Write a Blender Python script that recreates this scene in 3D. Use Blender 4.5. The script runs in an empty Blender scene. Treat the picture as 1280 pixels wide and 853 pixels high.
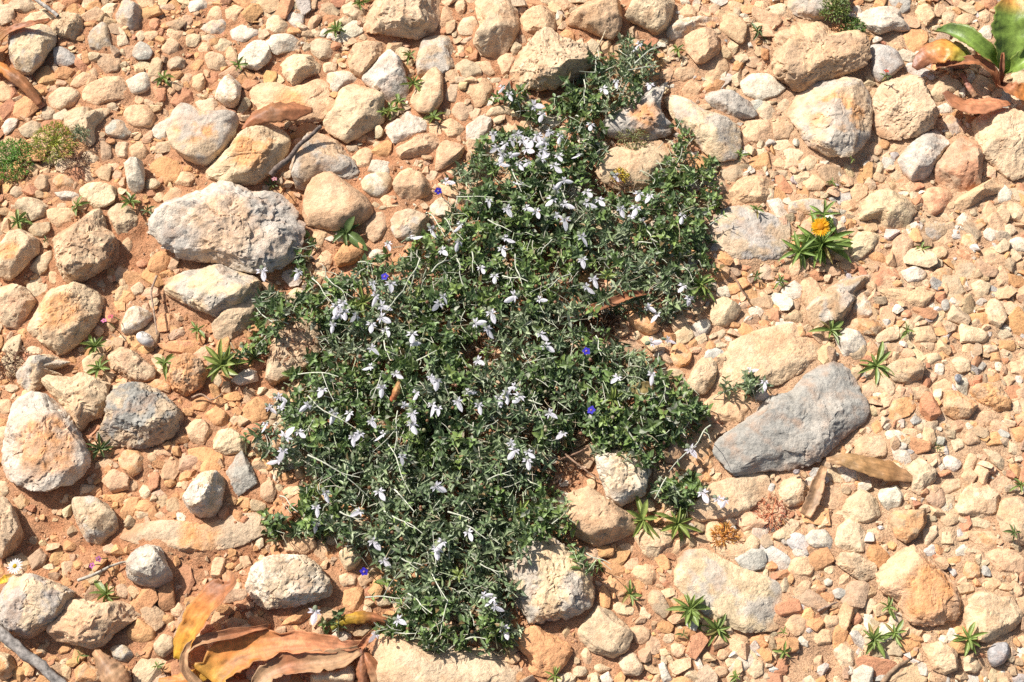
import bpy, bmesh, math, random
import numpy as np
from mathutils import Vector, Matrix

# ------------------------------------------------------------------ camera, sky, sun, exposure
SC = bpy.context.scene
COL = SC.collection
PITCH = math.radians(64); DIST = 1.85; LENS = 50.0
CP, SP = math.cos(PITCH), math.sin(PITCH)
CAM = np.array([0.0, -DIST * CP, DIST * SP])
cam = bpy.data.cameras.new('camera'); cam.lens = LENS; cam.sensor_width = 36.0
cam.clip_start = 0.05; cam.clip_end = 1000.0
cam_o = bpy.data.objects.new('camera', cam); COL.objects.link(cam_o)
cam_o.location = CAM; cam_o.rotation_euler = (math.pi / 2 - PITCH, 0, 0)
SC.camera = cam_o

SUN_AZ = (-0.80, 0.60)           # where the sun stands, seen from above
SUN_EL = math.radians(47)
sv = Vector((SUN_AZ[0] * math.cos(SUN_EL), SUN_AZ[1] * math.cos(SUN_EL), math.sin(SUN_EL))).normalized()
W = bpy.data.worlds.new('World'); SC.world = W; W.use_nodes = True
nt = W.node_tree; nt.nodes.clear()
sky = nt.nodes.new('ShaderNodeTexSky'); sky.sky_type = 'NISHITA'; sky.sun_disc = False
sky.sun_elevation = SUN_EL; sky.air_density = 1.0; sky.dust_density = 3.0; sky.ozone_density = 0.4; sky.sun_rotation = math.atan2(sv.x, sv.y)
bg = nt.nodes.new('ShaderNodeBackground'); bg.inputs[1].default_value = 0.066
wo = nt.nodes.new('ShaderNodeOutputWorld')
nt.links.new(sky.outputs[0], bg.inputs[0]); nt.links.new(bg.outputs[0], wo.inputs[0])
sl = bpy.data.lights.new('sun', 'SUN'); sl.energy = 4.5; sl.angle = math.radians(0.5); sl.color = (1.0, 0.95, 0.89)
so = bpy.data.objects.new('sun', sl); COL.objects.link(so)
so.rotation_euler = (-sv).to_track_quat('-Z', 'Y').to_euler(); so.location = (-3, 2, 4)
SC.view_settings.view_transform = 'Standard'; SC.view_settings.look = 'None'
SC.view_settings.gamma = 1.0; SC.view_settings.exposure = 0.74
SC.view_settings.use_curve_mapping = False
SC.cycles.max_bounces = 6; SC.cycles.diffuse_bounces = 3; SC.cycles.transmission_bounces = 2
SC.cycles.use_denoising = False

# ------------------------------------------------------------------ helpers
RNG = np.random.default_rng(7)
random.seed(11)

def at(px, py, z=0.0):
    """point of the place, at height z, that stands where pixel (px, py) of the photograph looks"""
    x = (px - 640.0) / 1280.0 * 36.0 / LENS; y = -(py - 426.5) / 1280.0 * 36.0 / LENS
    d = np.array([x, CP + y * SP, -SP + y * CP])
    t = (z - CAM[2]) / d[2]
    return CAM + d * t

def to_px(P):
    P = np.asarray(P, float) - CAM
    dep = P[..., 1] * CP - P[..., 2] * SP
    x = P[..., 0] / dep; y = (P[..., 1] * SP + P[..., 2] * CP) / dep
    return 640 + x * LENS / 36 * 1280, 426.5 - y * LENS / 36 * 1280

_T = np.random.default_rng(99).random(64 ** 3)

def vnoise(p):
    i = np.floor(p).astype(np.int64); f = p - i; f = f * f * (3 - 2 * f)
    j = (i + 1) & 63; i = i & 63; fx, fy, fz = f[:, 0], f[:, 1], f[:, 2]
    x0, x1 = i[:, 0] << 12, j[:, 0] << 12; y0, y1 = i[:, 1] << 6, j[:, 1] << 6; z0, z1 = i[:, 2], j[:, 2]
    def L(a, b, t): return a + (b - a) * t
    a = y0 + z0; b = y1 + z0; c = y0 + z1; d = y1 + z1
    return L(L(L(_T[x0 + a], _T[x1 + a], fx), L(_T[x0 + b], _T[x1 + b], fx), fy),
             L(L(_T[x0 + c], _T[x1 + c], fx), L(_T[x0 + d], _T[x1 + d], fx), fy), fz)

def fbm(p, octs=4, gain=0.5):
    a, s, t = 1.0, 0.0, 0.0
    for k in range(octs):
        s = s + a * vnoise(p * (2.03 ** k) + 17.3 * k); t += a; a *= gain
    return s / t            # about 0.5 on average

def mesh_np(name, V, F, C=None, smooth=True, mat=None, sharp=None):
    """V (n,3), F (m,3|4) int, C (n,3) colours"""
    me = bpy.data.meshes.new(name)
    V = np.asarray(V, np.float32); F = np.asarray(F, np.int32)
    k = F.shape[1]
    me.vertices.add(len(V)); me.vertices.foreach_set('co', V.ravel())
    me.loops.add(F.size); me.loops.foreach_set('vertex_index', F.ravel())
    me.polygons.add(len(F)); me.polygons.foreach_set('loop_start', np.arange(0, F.size, k, dtype=np.int32))
    me.polygons.foreach_set('use_smooth', np.full(len(F), smooth, dtype=bool))
    if C is not None:
        a = me.color_attributes.new('Col', 'FLOAT_COLOR', 'POINT')
        c4 = np.ones((len(V), 4), np.float32); c4[:, :3] = C
        a.data.foreach_set('color', c4.ravel())
    me.update(calc_edges=True)
    if mat: me.materials.append(mat)
    if sharp: me.set_sharp_from_angle(angle=sharp)
    return me

def link(name, me, parent=None, loc=None):
    o = bpy.data.objects.new(name, me); COL.objects.link(o)
    if parent is not None: o.parent = parent
    if loc is not None: o.location = loc
    return o

def tag(o, label=None, cat=None, group=None, kind=None):
    if label: o['label'] = label
    if cat: o['category'] = cat
    if group: o['group'] = group
    if kind: o['kind'] = kind
    return o

def thing(name, label, cat, loc, group=None):
    o = bpy.data.objects.new(name, None); COL.objects.link(o); o.location = loc
    o.empty_display_size = 0.01
    return tag(o, label, cat, group)

class Acc:
    """gathers pieces of triangles/quads (as triangles) with colours"""
    def __init__(s): s.V, s.F, s.C, s.n = [], [], [], 0
    def add(s, V, F, C):
        V = np.asarray(V, float); F = np.asarray(F, int)
        if F.shape[1] == 4: F = np.vstack([F[:, [0, 1, 2]], F[:, [0, 2, 3]]])
        C = np.asarray(C, float)
        if C.ndim == 1: C = np.tile(C, (len(V), 1))
        s.V.append(V); s.F.append(F + s.n); s.C.append(C); s.n += len(V)
    def mesh(s, name, mat, smooth=True, off=None, sharp=None):
        V = np.vstack(s.V)
        if off is not None: V = V - np.asarray(off)
        return mesh_np(name, V, np.vstack(s.F), np.vstack(s.C), smooth, mat, sharp)

ICO = {}
def ico(n):
    if n not in ICO:
        b = bmesh.new(); bmesh.ops.create_icosphere(b, subdivisions=n, radius=1.0)
        V = np.array([v.co[:] for v in b.verts]); F = np.array([[v.index for v in f.verts] for f in b.faces]); b.free()
        ICO[n] = (V / np.linalg.norm(V, axis=1)[:, None], F)
    return ICO[n]

# ------------------------------------------------------------------ materials
def nodes(m):
    m.use_nodes = True; t = m.node_tree; t.nodes.clear(); return t
def N(t, typ, **kw):
    n = t.nodes.new(typ)
    for k, v in kw.items(): setattr(n, k, v)
    return n
def mixc(t, a, b, f, mode='MIX'):
    n = N(t, 'ShaderNodeMix', data_type='RGBA', blend_type=mode)
    for s, v in ((n.inputs[0], f), (n.inputs[6], a), (n.inputs[7], b)):
        if hasattr(v, 'links') or isinstance(v, bpy.types.NodeSocket): t.links.new(v, s)
        else: s.default_value = v if isinstance(v, float) else (*v, 1.0)
    return n.outputs[2]
def noise(t, vec, scale, detail=4, rough=0.55):
    n = N(t, 'ShaderNodeTexNoise'); n.inputs['Scale'].default_value = scale
    n.inputs['Detail'].default_value = detail; n.inputs['Roughness'].default_value = rough
    t.links.new(vec, n.inputs['Vector']); return n.outputs[0]
def ramp(t, fac, stops):
    r = N(t, 'ShaderNodeValToRGB'); e = r.color_ramp.elements
    while len(e) < len(stops): e.new(0.5)
    for q, (p, c) in zip(e, stops): q.position = p; q.color = (c, c, c, 1) if isinstance(c, float) else (*c, 1)
    t.links.new(fac, r.inputs[0]); return r.outputs[0]
def bump(t, h, strength, dist, normal=None):
    b = N(t, 'ShaderNodeBump'); b.inputs['Strength'].default_value = strength; b.inputs['Distance'].default_value = dist
    t.links.new(h, b.inputs['Height'])
    if normal is not None: t.links.new(normal, b.inputs['Normal'])
    return b.outputs[0]

def stone_material():
    m = bpy.data.materials.new('weathered_limestone'); t = nodes(m)
    geo = N(t, 'ShaderNodeNewGeometry'); pos = geo.outputs['Position']
    att = N(t, 'ShaderNodeAttribute', attribute_name='Col')
    n1 = noise(t, pos, 95, 5, 0.6); n2 = noise(t, pos, 420, 4, 0.65); n3 = noise(t, pos, 1500, 2, 0.6)
    c = mixc(t, att.outputs['Color'], ramp(t, n1, [(0.28, 0.70), (0.5, 1.0), (0.74, 1.16)]), 1.0, 'MULTIPLY')
    c = mixc(t, c, ramp(t, n2, [(0.3, 0.78), (0.5, 1.0), (0.72, 1.14)]), 0.8, 'MULTIPLY')
    c = mixc(t, c, ramp(t, n3, [(0.36, 0.84), (0.52, 1.0), (0.7, 1.1)]), 0.6, 'MULTIPLY')
    # pits and lichen specks
    v = N(t, 'ShaderNodeTexVoronoi'); v.inputs['Scale'].default_value = 230; t.links.new(pos, v.inputs['Vector'])
    sp = ramp(t, v.outputs['Distance'], [(0.0, 1.0), (0.16, 0.6), (0.24, 0.0)])
    msk = mixc(t, (0, 0, 0), sp, ramp(t, noise(t, pos, 60, 2), [(0.52, 0.0), (0.6, 1.0)]))
    c = mixc(t, c, (0.17, 0.125, 0.085), mixc(t, (0, 0, 0), (0.5, 0.5, 0.5), msk))
    # red dust caught on the rock
    c = mixc(t, c, (0.47, 0.235, 0.11), mixc(t, (0, 0, 0), (0.34, 0.34, 0.34), ramp(t, noise(t, pos, 38, 4, 0.6), [(0.5, 0.0), (0.68, 1.0)])))
    b = N(t, 'ShaderNodeBsdfPrincipled'); b.inputs['Roughness'].default_value = 0.92; b.inputs['Specular IOR Level'].default_value = 0.2
    t.links.new(c, b.inputs['Base Color'])
    nn = bump(t, noise(t, pos, 150, 6, 0.66), 0.6, 0.006)
    nn = bump(t, n2, 0.4, 0.0015, nn); nn = bump(t, n3, 0.3, 0.0006, nn)
    nn = bump(t, msk, -0.5, 0.0015, nn)
    t.links.new(nn, b.inputs['Normal'])
    o = N(t, 'ShaderNodeOutputMaterial'); t.links.new(b.outputs[0], o.inputs[0]); return m

def soil_material():
    m = bpy.data.materials.new('red_earth'); t = nodes(m)
    geo = N(t, 'ShaderNodeNewGeometry'); pos = geo.outputs['Position']
    big = noise(t, pos, 5, 3); mid = noise(t, pos, 55, 5, 0.62); fine = noise(t, pos, 420, 4, 0.7); grit = noise(t, pos, 1400, 2, 0.6)
    c = mixc(t, (0.47, 0.205, 0.098), (0.56, 0.305, 0.165), ramp(t, mid, [(0.3, 0.0), (0.7, 1.0)]))
    c = mixc(t, c, (0.59, 0.37, 0.22), ramp(t, big, [(0.42, 0.0), (0.7, 0.6)]))
    sx = N(t, 'ShaderNodeSeparateXYZ'); t.links.new(pos, sx.inputs[0])          # the stonier side is paler, dusted with limestone
    mr = N(t, 'ShaderNodeMapRange'); t.links.new(sx.outputs[0], mr.inputs[0]); mr.inputs[1].default_value = 0.05; mr.inputs[2].default_value = 0.45
    ad = N(t, 'ShaderNodeMath', operation='MULTIPLY'); t.links.new(mr.outputs[0], ad.inputs[0]); t.links.new(ramp(t, noise(t, pos, 18, 4), [(0.3, 0.35), (0.6, 0.85)]), ad.inputs[1])
    c = mixc(t, c, (0.62, 0.435, 0.27), ad.outputs[0])
    c = mixc(t, c, ramp(t, fine, [(0.28, 0.55), (0.5, 1.0), (0.75, 1.25)]), 1.0, 'MULTIPLY')
    c = mixc(t, c, ramp(t, grit, [(0.35, 0.7), (0.5, 1.0), (0.68, 1.2)]), 0.8, 'MULTIPLY')
    b = N(t, 'ShaderNodeBsdfPrincipled'); b.inputs['Roughness'].default_value = 0.97; b.inputs['Specular IOR Level'].default_value = 0.1
    t.links.new(c, b.inputs['Base Color'])
    nn = bump(t, mid, 0.8, 0.012); nn = bump(t, fine, 0.8, 0.004, nn); nn = bump(t, grit, 0.5, 0.001, nn)
    t.links.new(nn, b.inputs['Normal'])
    o = N(t, 'ShaderNodeOutputMaterial'); t.links.new(b.outputs[0], o.inputs[0]); return m

def leaf_material(name, rough=0.5, trans=0.22, var=0.35, sc=160.0, spec=0.4):
    m = bpy.data.materials.new(name); t = nodes(m)
    geo = N(t, 'ShaderNodeNewGeometry'); pos = geo.outputs['Position']
    att = N(t, 'ShaderNodeAttribute', attribute_name='Col')
    n = noise(t, pos, sc, 4, 0.6)
    c = mixc(t, att.outputs['Color'], ramp(t, n, [(0.3, 1 - var), (0.5, 1.0), (0.72, 1 + var)]), 1.0, 'MULTIPLY')
    b = N(t, 'ShaderNodeBsdfPrincipled'); b.inputs['Roughness'].default_value = rough; b.inputs['Specular IOR Level'].default_value = spec
    t.links.new(c, b.inputs['Base Color'])
    nn = bump(t, noise(t, pos, sc * 3, 3), 0.3, 0.001); t.links.new(nn, b.inputs['Normal'])
    tr = N(t, 'ShaderNodeBsdfTranslucent'); t.links.new(c, tr.inputs[0])
    mx = N(t, 'ShaderNodeMixShader'); mx.inputs[0].default_value = trans
    t.links.new(b.outputs[0], mx.inputs[1]); t.links.new(tr.outputs[0], mx.inputs[2])
    o = N(t, 'ShaderNodeOutputMaterial'); t.links.new(mx.outputs[0], o.inputs[0]); return m

M_STONE = stone_material(); M_SOIL = soil_material()
M_LEAF = leaf_material('green_leaf', 0.42, 0.30, 0.3, 160.0, 0.45); M_PETAL = leaf_material('petal', 0.6, 0.45, 0.08, 200.0, 0.2)
M_DRY = leaf_material('withered_leaf', 0.5, 0.36, 0.28, 120.0, 0.35)
M_WOOL = leaf_material('woolly_stem', 0.9, 0.0, 0.25, 300.0, 0.1)
M_WOOD = leaf_material('weathered_wood', 0.85, 0.0, 0.6, 220.0, 0.2)
M_SHELL = leaf_material('snail_shell', 0.35, 0.0, 0.15, 160.0, 0.5)

STONES = """
@A
cr/gy 48 45,200 60,165 130,140 230,125 270,160 280,215 240,260 205,330 150,375 90,350 50,290 # smooth cream stone hemmed in by two curled brown leaves
tn.p 36 245,130 290,85 350,70 410,95 415,160 385,200 320,195 260,170 # knobbly porous tan stone beside the curled brown leaves
tn/gy 18 440,200 460,150 500,110 540,130 545,190 555,235 490,262 450,240 # flat greyish tan stone with a pinched waist
cr 0 490,60 540,15 590,25 570,80 510,95
cr/gy 36 570,60 620,20 690,25 720,80 690,145 630,160 590,130
gy.s 0 e 708 260 50 48 # small round grey stone on bare red soil
bn.s 0 480,325 510,275 570,270 610,310 590,360 530,375
pc 22 410,470 450,430 520,390 600,380 640,430 635,480 560,505 480,525 425,505 # broad peach slab touching a whitish stone
wh.s 0 630,410 700,370 750,365 765,410 735,455 670,475 635,445
cr.s 0 240,490 310,440 380,450 405,485 370,525 300,555 250,530
tn 0 830,310 880,285 925,300 915,340 850,350
or 0 940,340 1000,285 1020,310 990,355
cr.s 0 1020,290 1060,265 1110,280 1140,330 1100,355 1040,345
cr/gy 0 990,140 1050,105 1110,100 1140,130 1110,170 1040,170
wh 0 930,10 1000,0 1055,15 1030,45 950,65
pc 0 1020,100 1050,50 1100,10 1120,60 1115,105
pc 0 1125,60 1170,25 1225,55 1200,100 1160,125 1130,95
wh 0 1145,150 1200,130 1276,125 1300,160 1276,190 1215,215 1160,195
pc 0 e 870 180 45 40
cr 0 e 960 200 40 38
pc/bn 0 e 845 235 50 45
tn 0 e 1110 235 55 40
pc 0 e 1020 245 45 38
wh/cr.a 36 1065,480 1100,420 1140,380 1200,420 1200,490 1180,540 1120,530
cr 0 970,520 1010,490 1070,500 1110,540 1080,575 1000,570
cr@or/gy.s 62 850,590 900,530 960,540 1020,580 1100,580 1170,565 1195,610 1160,690 1110,770 1030,825 940,810 870,760 845,680 # big rounded cream stone with grey flank and a grooved top
wh 0 750,660 800,620 870,590 850,690 790,710
cr/pc 36 315,590 400,555 480,545 530,530 555,560 510,600 470,640 480,700 440,735 390,690 330,640
gy/bn 0 520,620 580,590 640,620 665,670 620,695 540,690
pc.s 0 615,570 670,530 730,525 775,580 755,635 690,645 640,620
bn 0 500,710 530,685 558,720 555,790 505,800
cr 0 560,715 640,705 640,795 570,780
pc 0 645,745 690,690 745,760 700,810 660,800
cr 0 405,770 450,755 495,780 480,820 430,820
rd 0 760,430 790,415 830,440 825,500 785,510
tn 0 195,570 240,530 285,560 270,600 220,600
tn 0 90,640 150,600 210,620 200,680 120,690
wh 0 5,630 50,590 100,580 80,640 30,675
rd 0 380,280 420,290 440,335 410,360 375,330
bn 0 430,370 470,335 495,370 470,390
gy 0 270,240 320,235 370,275 380,320 330,330 270,320
cr 0 0,30 40,15 75,60 70,105 20,135 -30,120
cr 0 80,110 150,80 220,60 270,75 270,110 180,130 110,120
tn 0 e 115 30 80 40
pc 0 e 295 40 35 28
pc 0 655,-30 760,-20 770,40 700,45
pc 0 e 930 400 38 35
rd 0 e 1060 385 40 35
pc 0 e 990 410 35 50
cr 0 e 865 420 28 30
rd 0 e 910 490 65 55
rd 0 e 770 120 30 35
pc 0 e 755 180 40 30
cr 0 e 700 180 25 28
pc 0 e 1245 90 30 36
@B
cr.s 0 35,125 70,75 110,70 165,120 155,165 90,175 45,155
wh/gy.s 0 150,85 190,45 240,75 235,130 205,150 165,125
pc 0 235,180 265,110 310,50 345,50 320,110 280,165
wh 22 5,200 60,185 160,180 225,195 225,240 150,260 100,275 50,240
cr 0 415,40 450,15 490,20 540,40 545,90 500,105 450,80
cr/tn.p 66 530,110 560,30 600,-20 760,-50 920,-20 915,90 880,150 800,180 720,175 640,165 580,160 545,140 # wide tan block with a crumbling undercut edge
pc 0 920,60 960,20 990,60 985,120 930,170 900,180
pc 0 990,0 1050,10 1040,60 1010,90 990,40
cr.s 0 1000,150 1030,90 1080,80 1110,130 1080,180 1020,180
cr/pc 44 1090,30 1120,-20 1276,-20 1300,60 1310,140 1276,210 1230,270 1160,290 1100,250 1080,210 1120,150 # large flat cream boulder beside the cracked stone
bn/pc 36 455,290 500,220 560,185 640,190 660,240 610,310 560,370 520,390 470,350 # smooth brownish peach stone against a white angular stone
cr.a 30 105,330 170,280 250,265 320,310 310,360 250,385 190,440 150,390 # blunt cream wedge stone near the brown dry leaf
tn 0 265,230 310,190 380,210 410,250 380,285 320,300 280,270
cr 0 325,340 360,290 405,320 400,365 340,375
wh/gy.a 42 530,400 580,340 660,260 715,290 740,360 760,440 740,500 660,515 610,470 560,430 # white angular stone with a grey broken lower face
wh/cr 0 350,370 430,355 500,370 515,415 450,430 400,495 365,480
cr.a 46 330,620 380,560 420,450 490,415 580,450 640,510 630,610 560,650 500,690 450,710 380,670 # big cream rough stone flanked by two tiny seedlings
tn/gy 0 810,380 800,300 830,200 900,180 980,190 1000,250 990,330 950,380 880,400
pc/cr.s 0 770,500 800,430 880,345 930,360 930,500 880,570 810,570
wh 20 640,640 720,590 760,540 800,575 860,600 880,640 800,680 720,710 690,725
pc 0 690,745 780,690 870,660 920,650 935,690 890,760 800,780 730,790
pc 0 895,850 900,760 930,700 1040,740 1020,790 940,840
pc 0 930,590 990,600 1040,640 1020,690 960,690 920,640
bn.s 0 970,560 1010,510 1060,510 1088,550 1060,600 1010,615
tn 0 935,440 970,400 1015,420 1025,490 990,520 950,500
pc 0 1030,440 1090,395 1160,395 1180,450 1150,520 1100,535 1050,490
tn 0 990,330 1040,300 1110,330 1130,380 1050,400 1000,390
pc 0 1080,320 1160,310 1200,360 1150,390 1100,370
pc 0 1180,290 1276,250 1310,300 1276,370 1230,380
wh 0 1050,630 1130,580 1180,600 1160,660 1100,720 1050,700
cr 0 1130,580 1190,530 1276,520 1276,570 1190,580
pc@or 24 -30,480 0,420 100,410 180,440 250,420 300,390 350,420 380,500 400,540 330,600 250,610 150,620 0,560 # low peach slab with the brown dry leaf lying on it
or 0 575,760 640,690 680,720 670,790 610,795
pc 0 470,780 530,730 590,760 570,850 500,840
wh 0 560,860 580,800 680,810 700,860 640,890
or 0 e 525 690 40 25
cr 0 e 300 165 28 25
or 0 e 20 80 25 40
cr 0 1000,200 1035,215 1040,290 1010,300
@Z
wh 0 286,75 301,61 320,55 333,57 339,69 335,78 322,88 306,84
cr@or 58 255,216 263,208 276,193 301,173 320,160 337,153 352,163 362,175 358,192 342,214 318,230 285,232 264,226 # large cream and orange stone with a split side above a dark stick
bn/gy 46 365,213 370,196 380,178 395,168 413,173 430,183 443,198 450,215 435,228 400,226 385,238 370,235 # greyish brown weathered stone behind the smooth peach stone
wh.s 24 925,105 938,95 960,93 975,103 981,113 970,122 950,126 931,118 # smooth white oval stone
cr@pc 40 745,215 760,192 790,180 825,175 835,190 828,210 810,232 780,240 750,228 # bare cream stone ringed by the creeping shrub
pc 0 922,160 933,151 960,150 966,165 960,178 940,180 928,173
wh/gy 45 1123,200 1136,183 1151,171 1168,160 1178,170 1186,180 1168,208 1160,222 1140,225 1128,212 # whitish grey stone leaning on the reddish wedge stone
bn/rd.a 56 1168,210 1185,187 1205,170 1218,178 1228,195 1227,215 1225,230 1215,240 1190,240 1172,225 # reddish brown wedge stone with a dark face
cr.a 60 1217,153 1230,143 1255,140 1285,143 1300,180 1285,218 1262,225 1240,205 1225,195 # large pale cream block under the withered brown leaves
gy/wh@pc.p 76 191,296 200,268 221,250 251,240 276,227 300,233 318,243 345,240 368,262 378,285 370,315 345,335 315,343 275,328 240,325 215,318 # largest pale grey pitted boulder with a peach hollow
cr@or 60 34,411 50,386 63,361 88,357 108,353 125,361 129,376 123,398 113,411 98,428 75,443 55,430 # large peach stone with a ridge across its face
cr/gy 50 198,363 211,348 233,341 256,336 273,331 300,343 322,348 325,370 310,385 290,392 268,398 245,388 225,375 # broad cream and grey stone lying against the pitted boulder
cr/tn 38 266,405 276,393 300,375 322,365 328,385 318,405 290,425 270,425 # smooth cream stone running under the shrub's edge
cr/bn.p 50 333,480 335,455 345,420 360,395 385,395 400,415 400,440 385,460 355,475 # pinkish cream pitted stone half overgrown by the creeping shrub
tn 0 900,214 915,208 930,213 931,220 917,231 903,224
pc 30 907,243 921,230 943,221 965,225 970,240 955,254 930,256 912,254
gy/tn 26 880,300 886,276 905,262 935,258 960,268 985,278 985,310 970,325 930,328 900,325 885,318 # flat greyish slab with two small white stones on it
wh/cr.a 60 229,624 240,607 256,591 276,589 281,607 276,630 268,645 250,647 238,640 # upright whitish stone beside a flat grey flake
gy.a 20 283,591 303,565 315,585 322,604 298,620 288,609 # flat smooth grey flake stone
cr/gy 46 90,630 95,622 115,621 135,632 147,647 147,664 125,680 108,676 97,655 # cream grey-tinged stone on bare red soil
or 14 295,530 305,510 320,496 338,505 334,525 310,540 # orange slab sliding under the creeping shrub
bn/pc 54 705,640 713,615 735,612 765,630 797,650 797,662 770,675 745,683 715,668 # brownish peach stone with a cracked front between two rosettes
dg/gy.mp 62 893,575 897,550 920,535 945,517 960,498 990,491 993,481 1010,466 1035,454 1053,452 1063,461 1066,481 1078,499 1083,514 1078,529 1055,544 1038,561 1023,576 1010,581 980,587 960,586 935,592 910,595 # long dark grey boulder with a notched top edge
pc/cr 30 893,485 898,460 905,440 920,425 955,412 990,408 1020,415 1035,430 1030,448 1000,465 975,480 940,488 912,488 # broad peach slab behind the dark grey boulder
cr/pc 24 858,640 875,622 890,605 915,598 943,590 962,600 955,620 935,640 905,650 870,652
cr 26 1048,645 1058,625 1075,613 1095,625 1100,645 1085,655 1060,655
cr/pc 26 1192,640 1200,620 1213,604 1231,602 1250,620 1246,640 1230,648 1205,646
tn/pc 30 1245,645 1252,625 1280,622 1300,650 1285,680 1255,685
cr/bn 58 -12,640 0,622 10,625 20,640 28,665 18,685 5,697 -8,697 # cream brown stone beside bare soil with a daisy near
tn@or 18 140,675 157,655 200,650 250,655 300,640 330,640 340,660 300,682 265,690 230,690 190,682 155,680 # long low tan ledge sunk in red soil
wh/tn.p 50 308,735 313,715 325,702 350,695 380,695 395,705 413,730 412,745 390,752 365,760 335,762 318,752 # whitish tan flat-topped stone above the withered orange leaves
cr/pc 42 468,818 480,795 510,790 540,803 580,808 620,815 650,840 658,875 500,880 472,855 # long cream slab between the shrub and the withered orange leaves
cr/gy.p 62 627,712 640,705 660,680 685,673 700,680 720,695 737,718 741,740 738,758 715,772 690,775 665,780 650,760 635,735 # big pale knobbly stone against the shrub, above a bright orange lobed stone
cr/gy 24 845,730 848,700 860,688 885,688 920,708 960,722 985,740 987,765 968,786 930,790 895,775 872,760 # flat wide cream slab with a green rosette on its edge
@C
pc 30 35,100 80,60 160,20 210,60 215,150 170,170 90,165 40,150
pc/bn.a 50 270,120 310,60 380,0 530,-10 545,90 540,150 500,200 430,180 340,140 # brownish peach block with a dark hollow under its edge
cr.a 60 565,90 600,30 650,-10 810,-10 800,60 780,130 720,165 650,130 # cream block overhanging the shrub's narrow tip
pc 0 830,60 870,20 920,40 915,90 850,95
wh/pc 30 765,170 820,110 900,95 1030,95 1050,160 960,150 860,180 810,205
pc 36 860,190 900,160 1000,165 1045,220 1030,260 960,310 920,315 870,250
pc 0 1030,60 1100,55 1140,100 1170,130 1165,200 1130,215 1080,180 1040,150
pc 0 1075,15 1130,0 1160,40 1130,70 1090,50
bn 0 980,40 1010,5 1040,20 1030,70 990,90
pc 0 e 950 75 30 25
pc 0 -20,190 30,180 45,210 0,230
cr.p 70 0,340 40,260 110,190 180,160 230,200 300,230 380,220 400,310 360,370 280,390 230,440 120,450 40,420 0,380 # big cracked cream stone with a jagged edge
or 0 220,190 260,150 310,160 310,205 250,210
pc 0 930,340 1000,300 1070,290 1085,350 1050,400 970,430
bn 0 800,340 860,320 925,350 900,400 850,410 810,385
pc 0 845,450 890,400 940,390 960,440 920,490 870,500
pc 0 720,380 780,340 820,360 800,400 740,395
wh 0 720,430 770,410 815,400 810,440 740,445
gy 38 945,460 1010,440 1100,470 1180,510 1230,570 1190,590 1110,590 1040,560 980,530 # grey lichened stone next to the white oval stone
cr/gy 45 760,490 830,490 900,520 950,550 1080,590 1130,650 1135,720 1110,790 1040,800 980,780 900,690 850,650 810,600 # long cream and pink-grey stone beside a shrub sprig
gy@or.p 56 440,640 500,580 600,500 700,460 800,445 740,510 730,560 800,620 780,680 700,700 560,700 470,680 # grey stone with rusty orange patches split by a cleft
or 0 1160,850 1200,790 1276,760 1290,850
cr 0 1020,830 1060,790 1150,800 1170,850
pc 0 810,790 870,780 880,840 830,850
cr 0 e 1240 760 30 25
cr 0 1060,230 1090,200 1130,230 1110,270
bn 0 e 1200 310 40 30
pc 0 30,630 70,580 110,600 100,660 40,660
@D
pc/bn.p 72 20,350 40,240 20,180 100,150 160,110 290,115 330,170 420,165 490,200 500,280 480,340 420,360 370,380 280,400 200,440 150,470 90,420 40,390 # very rough pinkish tan boulder full of pits
tn/gy 50 95,30 130,-20 400,-20 410,60 340,60 280,100 220,110 140,80 # tan grey stone behind the curly green plant
cr 0 -10,40 50,20 95,30 90,80 30,85
rd/pc 0 25,110 80,85 125,110 100,155 35,155
wh 40 425,95 500,60 560,40 640,60 720,130 690,160 620,150 560,175 500,150 # white ridged stone behind the bluish stone
gy 0 590,-20 710,-20 705,50 670,65 620,35
pc 0 715,40 740,5 800,30 835,80 780,140 740,90
pc 0 580,180 620,155 660,170 680,260 660,285 610,240
or 0 670,180 720,145 780,150 805,210 760,270 710,290 690,240
wg.s 40 490,250 540,220 600,225 650,270 675,330 620,380 560,420 520,370 # smooth bluish white stone with a red-tipped seedling
cr@or/gy.a 68 100,570 150,480 230,420 370,380 440,410 500,470 515,560 500,680 440,760 390,800 300,775 200,720 160,650 # large squarish stone with grey lichen and an orange stain
cr.p 56 525,500 560,430 640,390 700,375 780,420 800,510 850,600 800,650 740,680 650,690 560,660 525,610 # large cream lumpy stone with a deep cleft
wg 0 670,330 720,300 770,340 870,360 850,400 790,440 720,380
cr 0 800,480 840,410 900,370 960,400 980,450 900,470 880,510 820,510
wh 0 830,540 900,510 920,560 860,575
pc/gy 0 840,620 900,575 960,590 970,650 930,680 880,680
pc 0 1010,430 1040,370 1090,390 1125,450 1090,490 1040,480
cr 0 1210,380 1240,340 1276,340 1300,400 1276,440 1230,440
wh 0 1040,170 1080,130 1120,120 1110,200 1060,200
pc 0 e 980 100 50 30
cr 0 e 900 85 35 30
pc 0 e 1080 70 30 40
cr 0 40,520 90,470 125,500 100,570 60,560
bn/pc 0 20,600 40,570 110,590 130,650 100,690 30,690
cr 0 20,700 90,690 115,730 70,755 25,745
cr 0 60,760 120,735 200,770 150,810 90,800
cr 0 160,810 210,770 260,800 220,853 180,853
pc 0 0,820 60,790 110,830 80,853
wh 0 470,820 500,795 515,830 490,850
pc 0 e 540 740 40 35
pc 0 e 640 740 35 25
or 0 e 580 720 30 26
@E
bn/cr.p 60 270,330 330,280 400,230 450,200 500,200 530,250 530,300 585,340 580,430 530,490 450,530 380,570 330,560 300,500 280,430 # brownish cream stone with a notch in its side, casting a wide shadow
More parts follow.
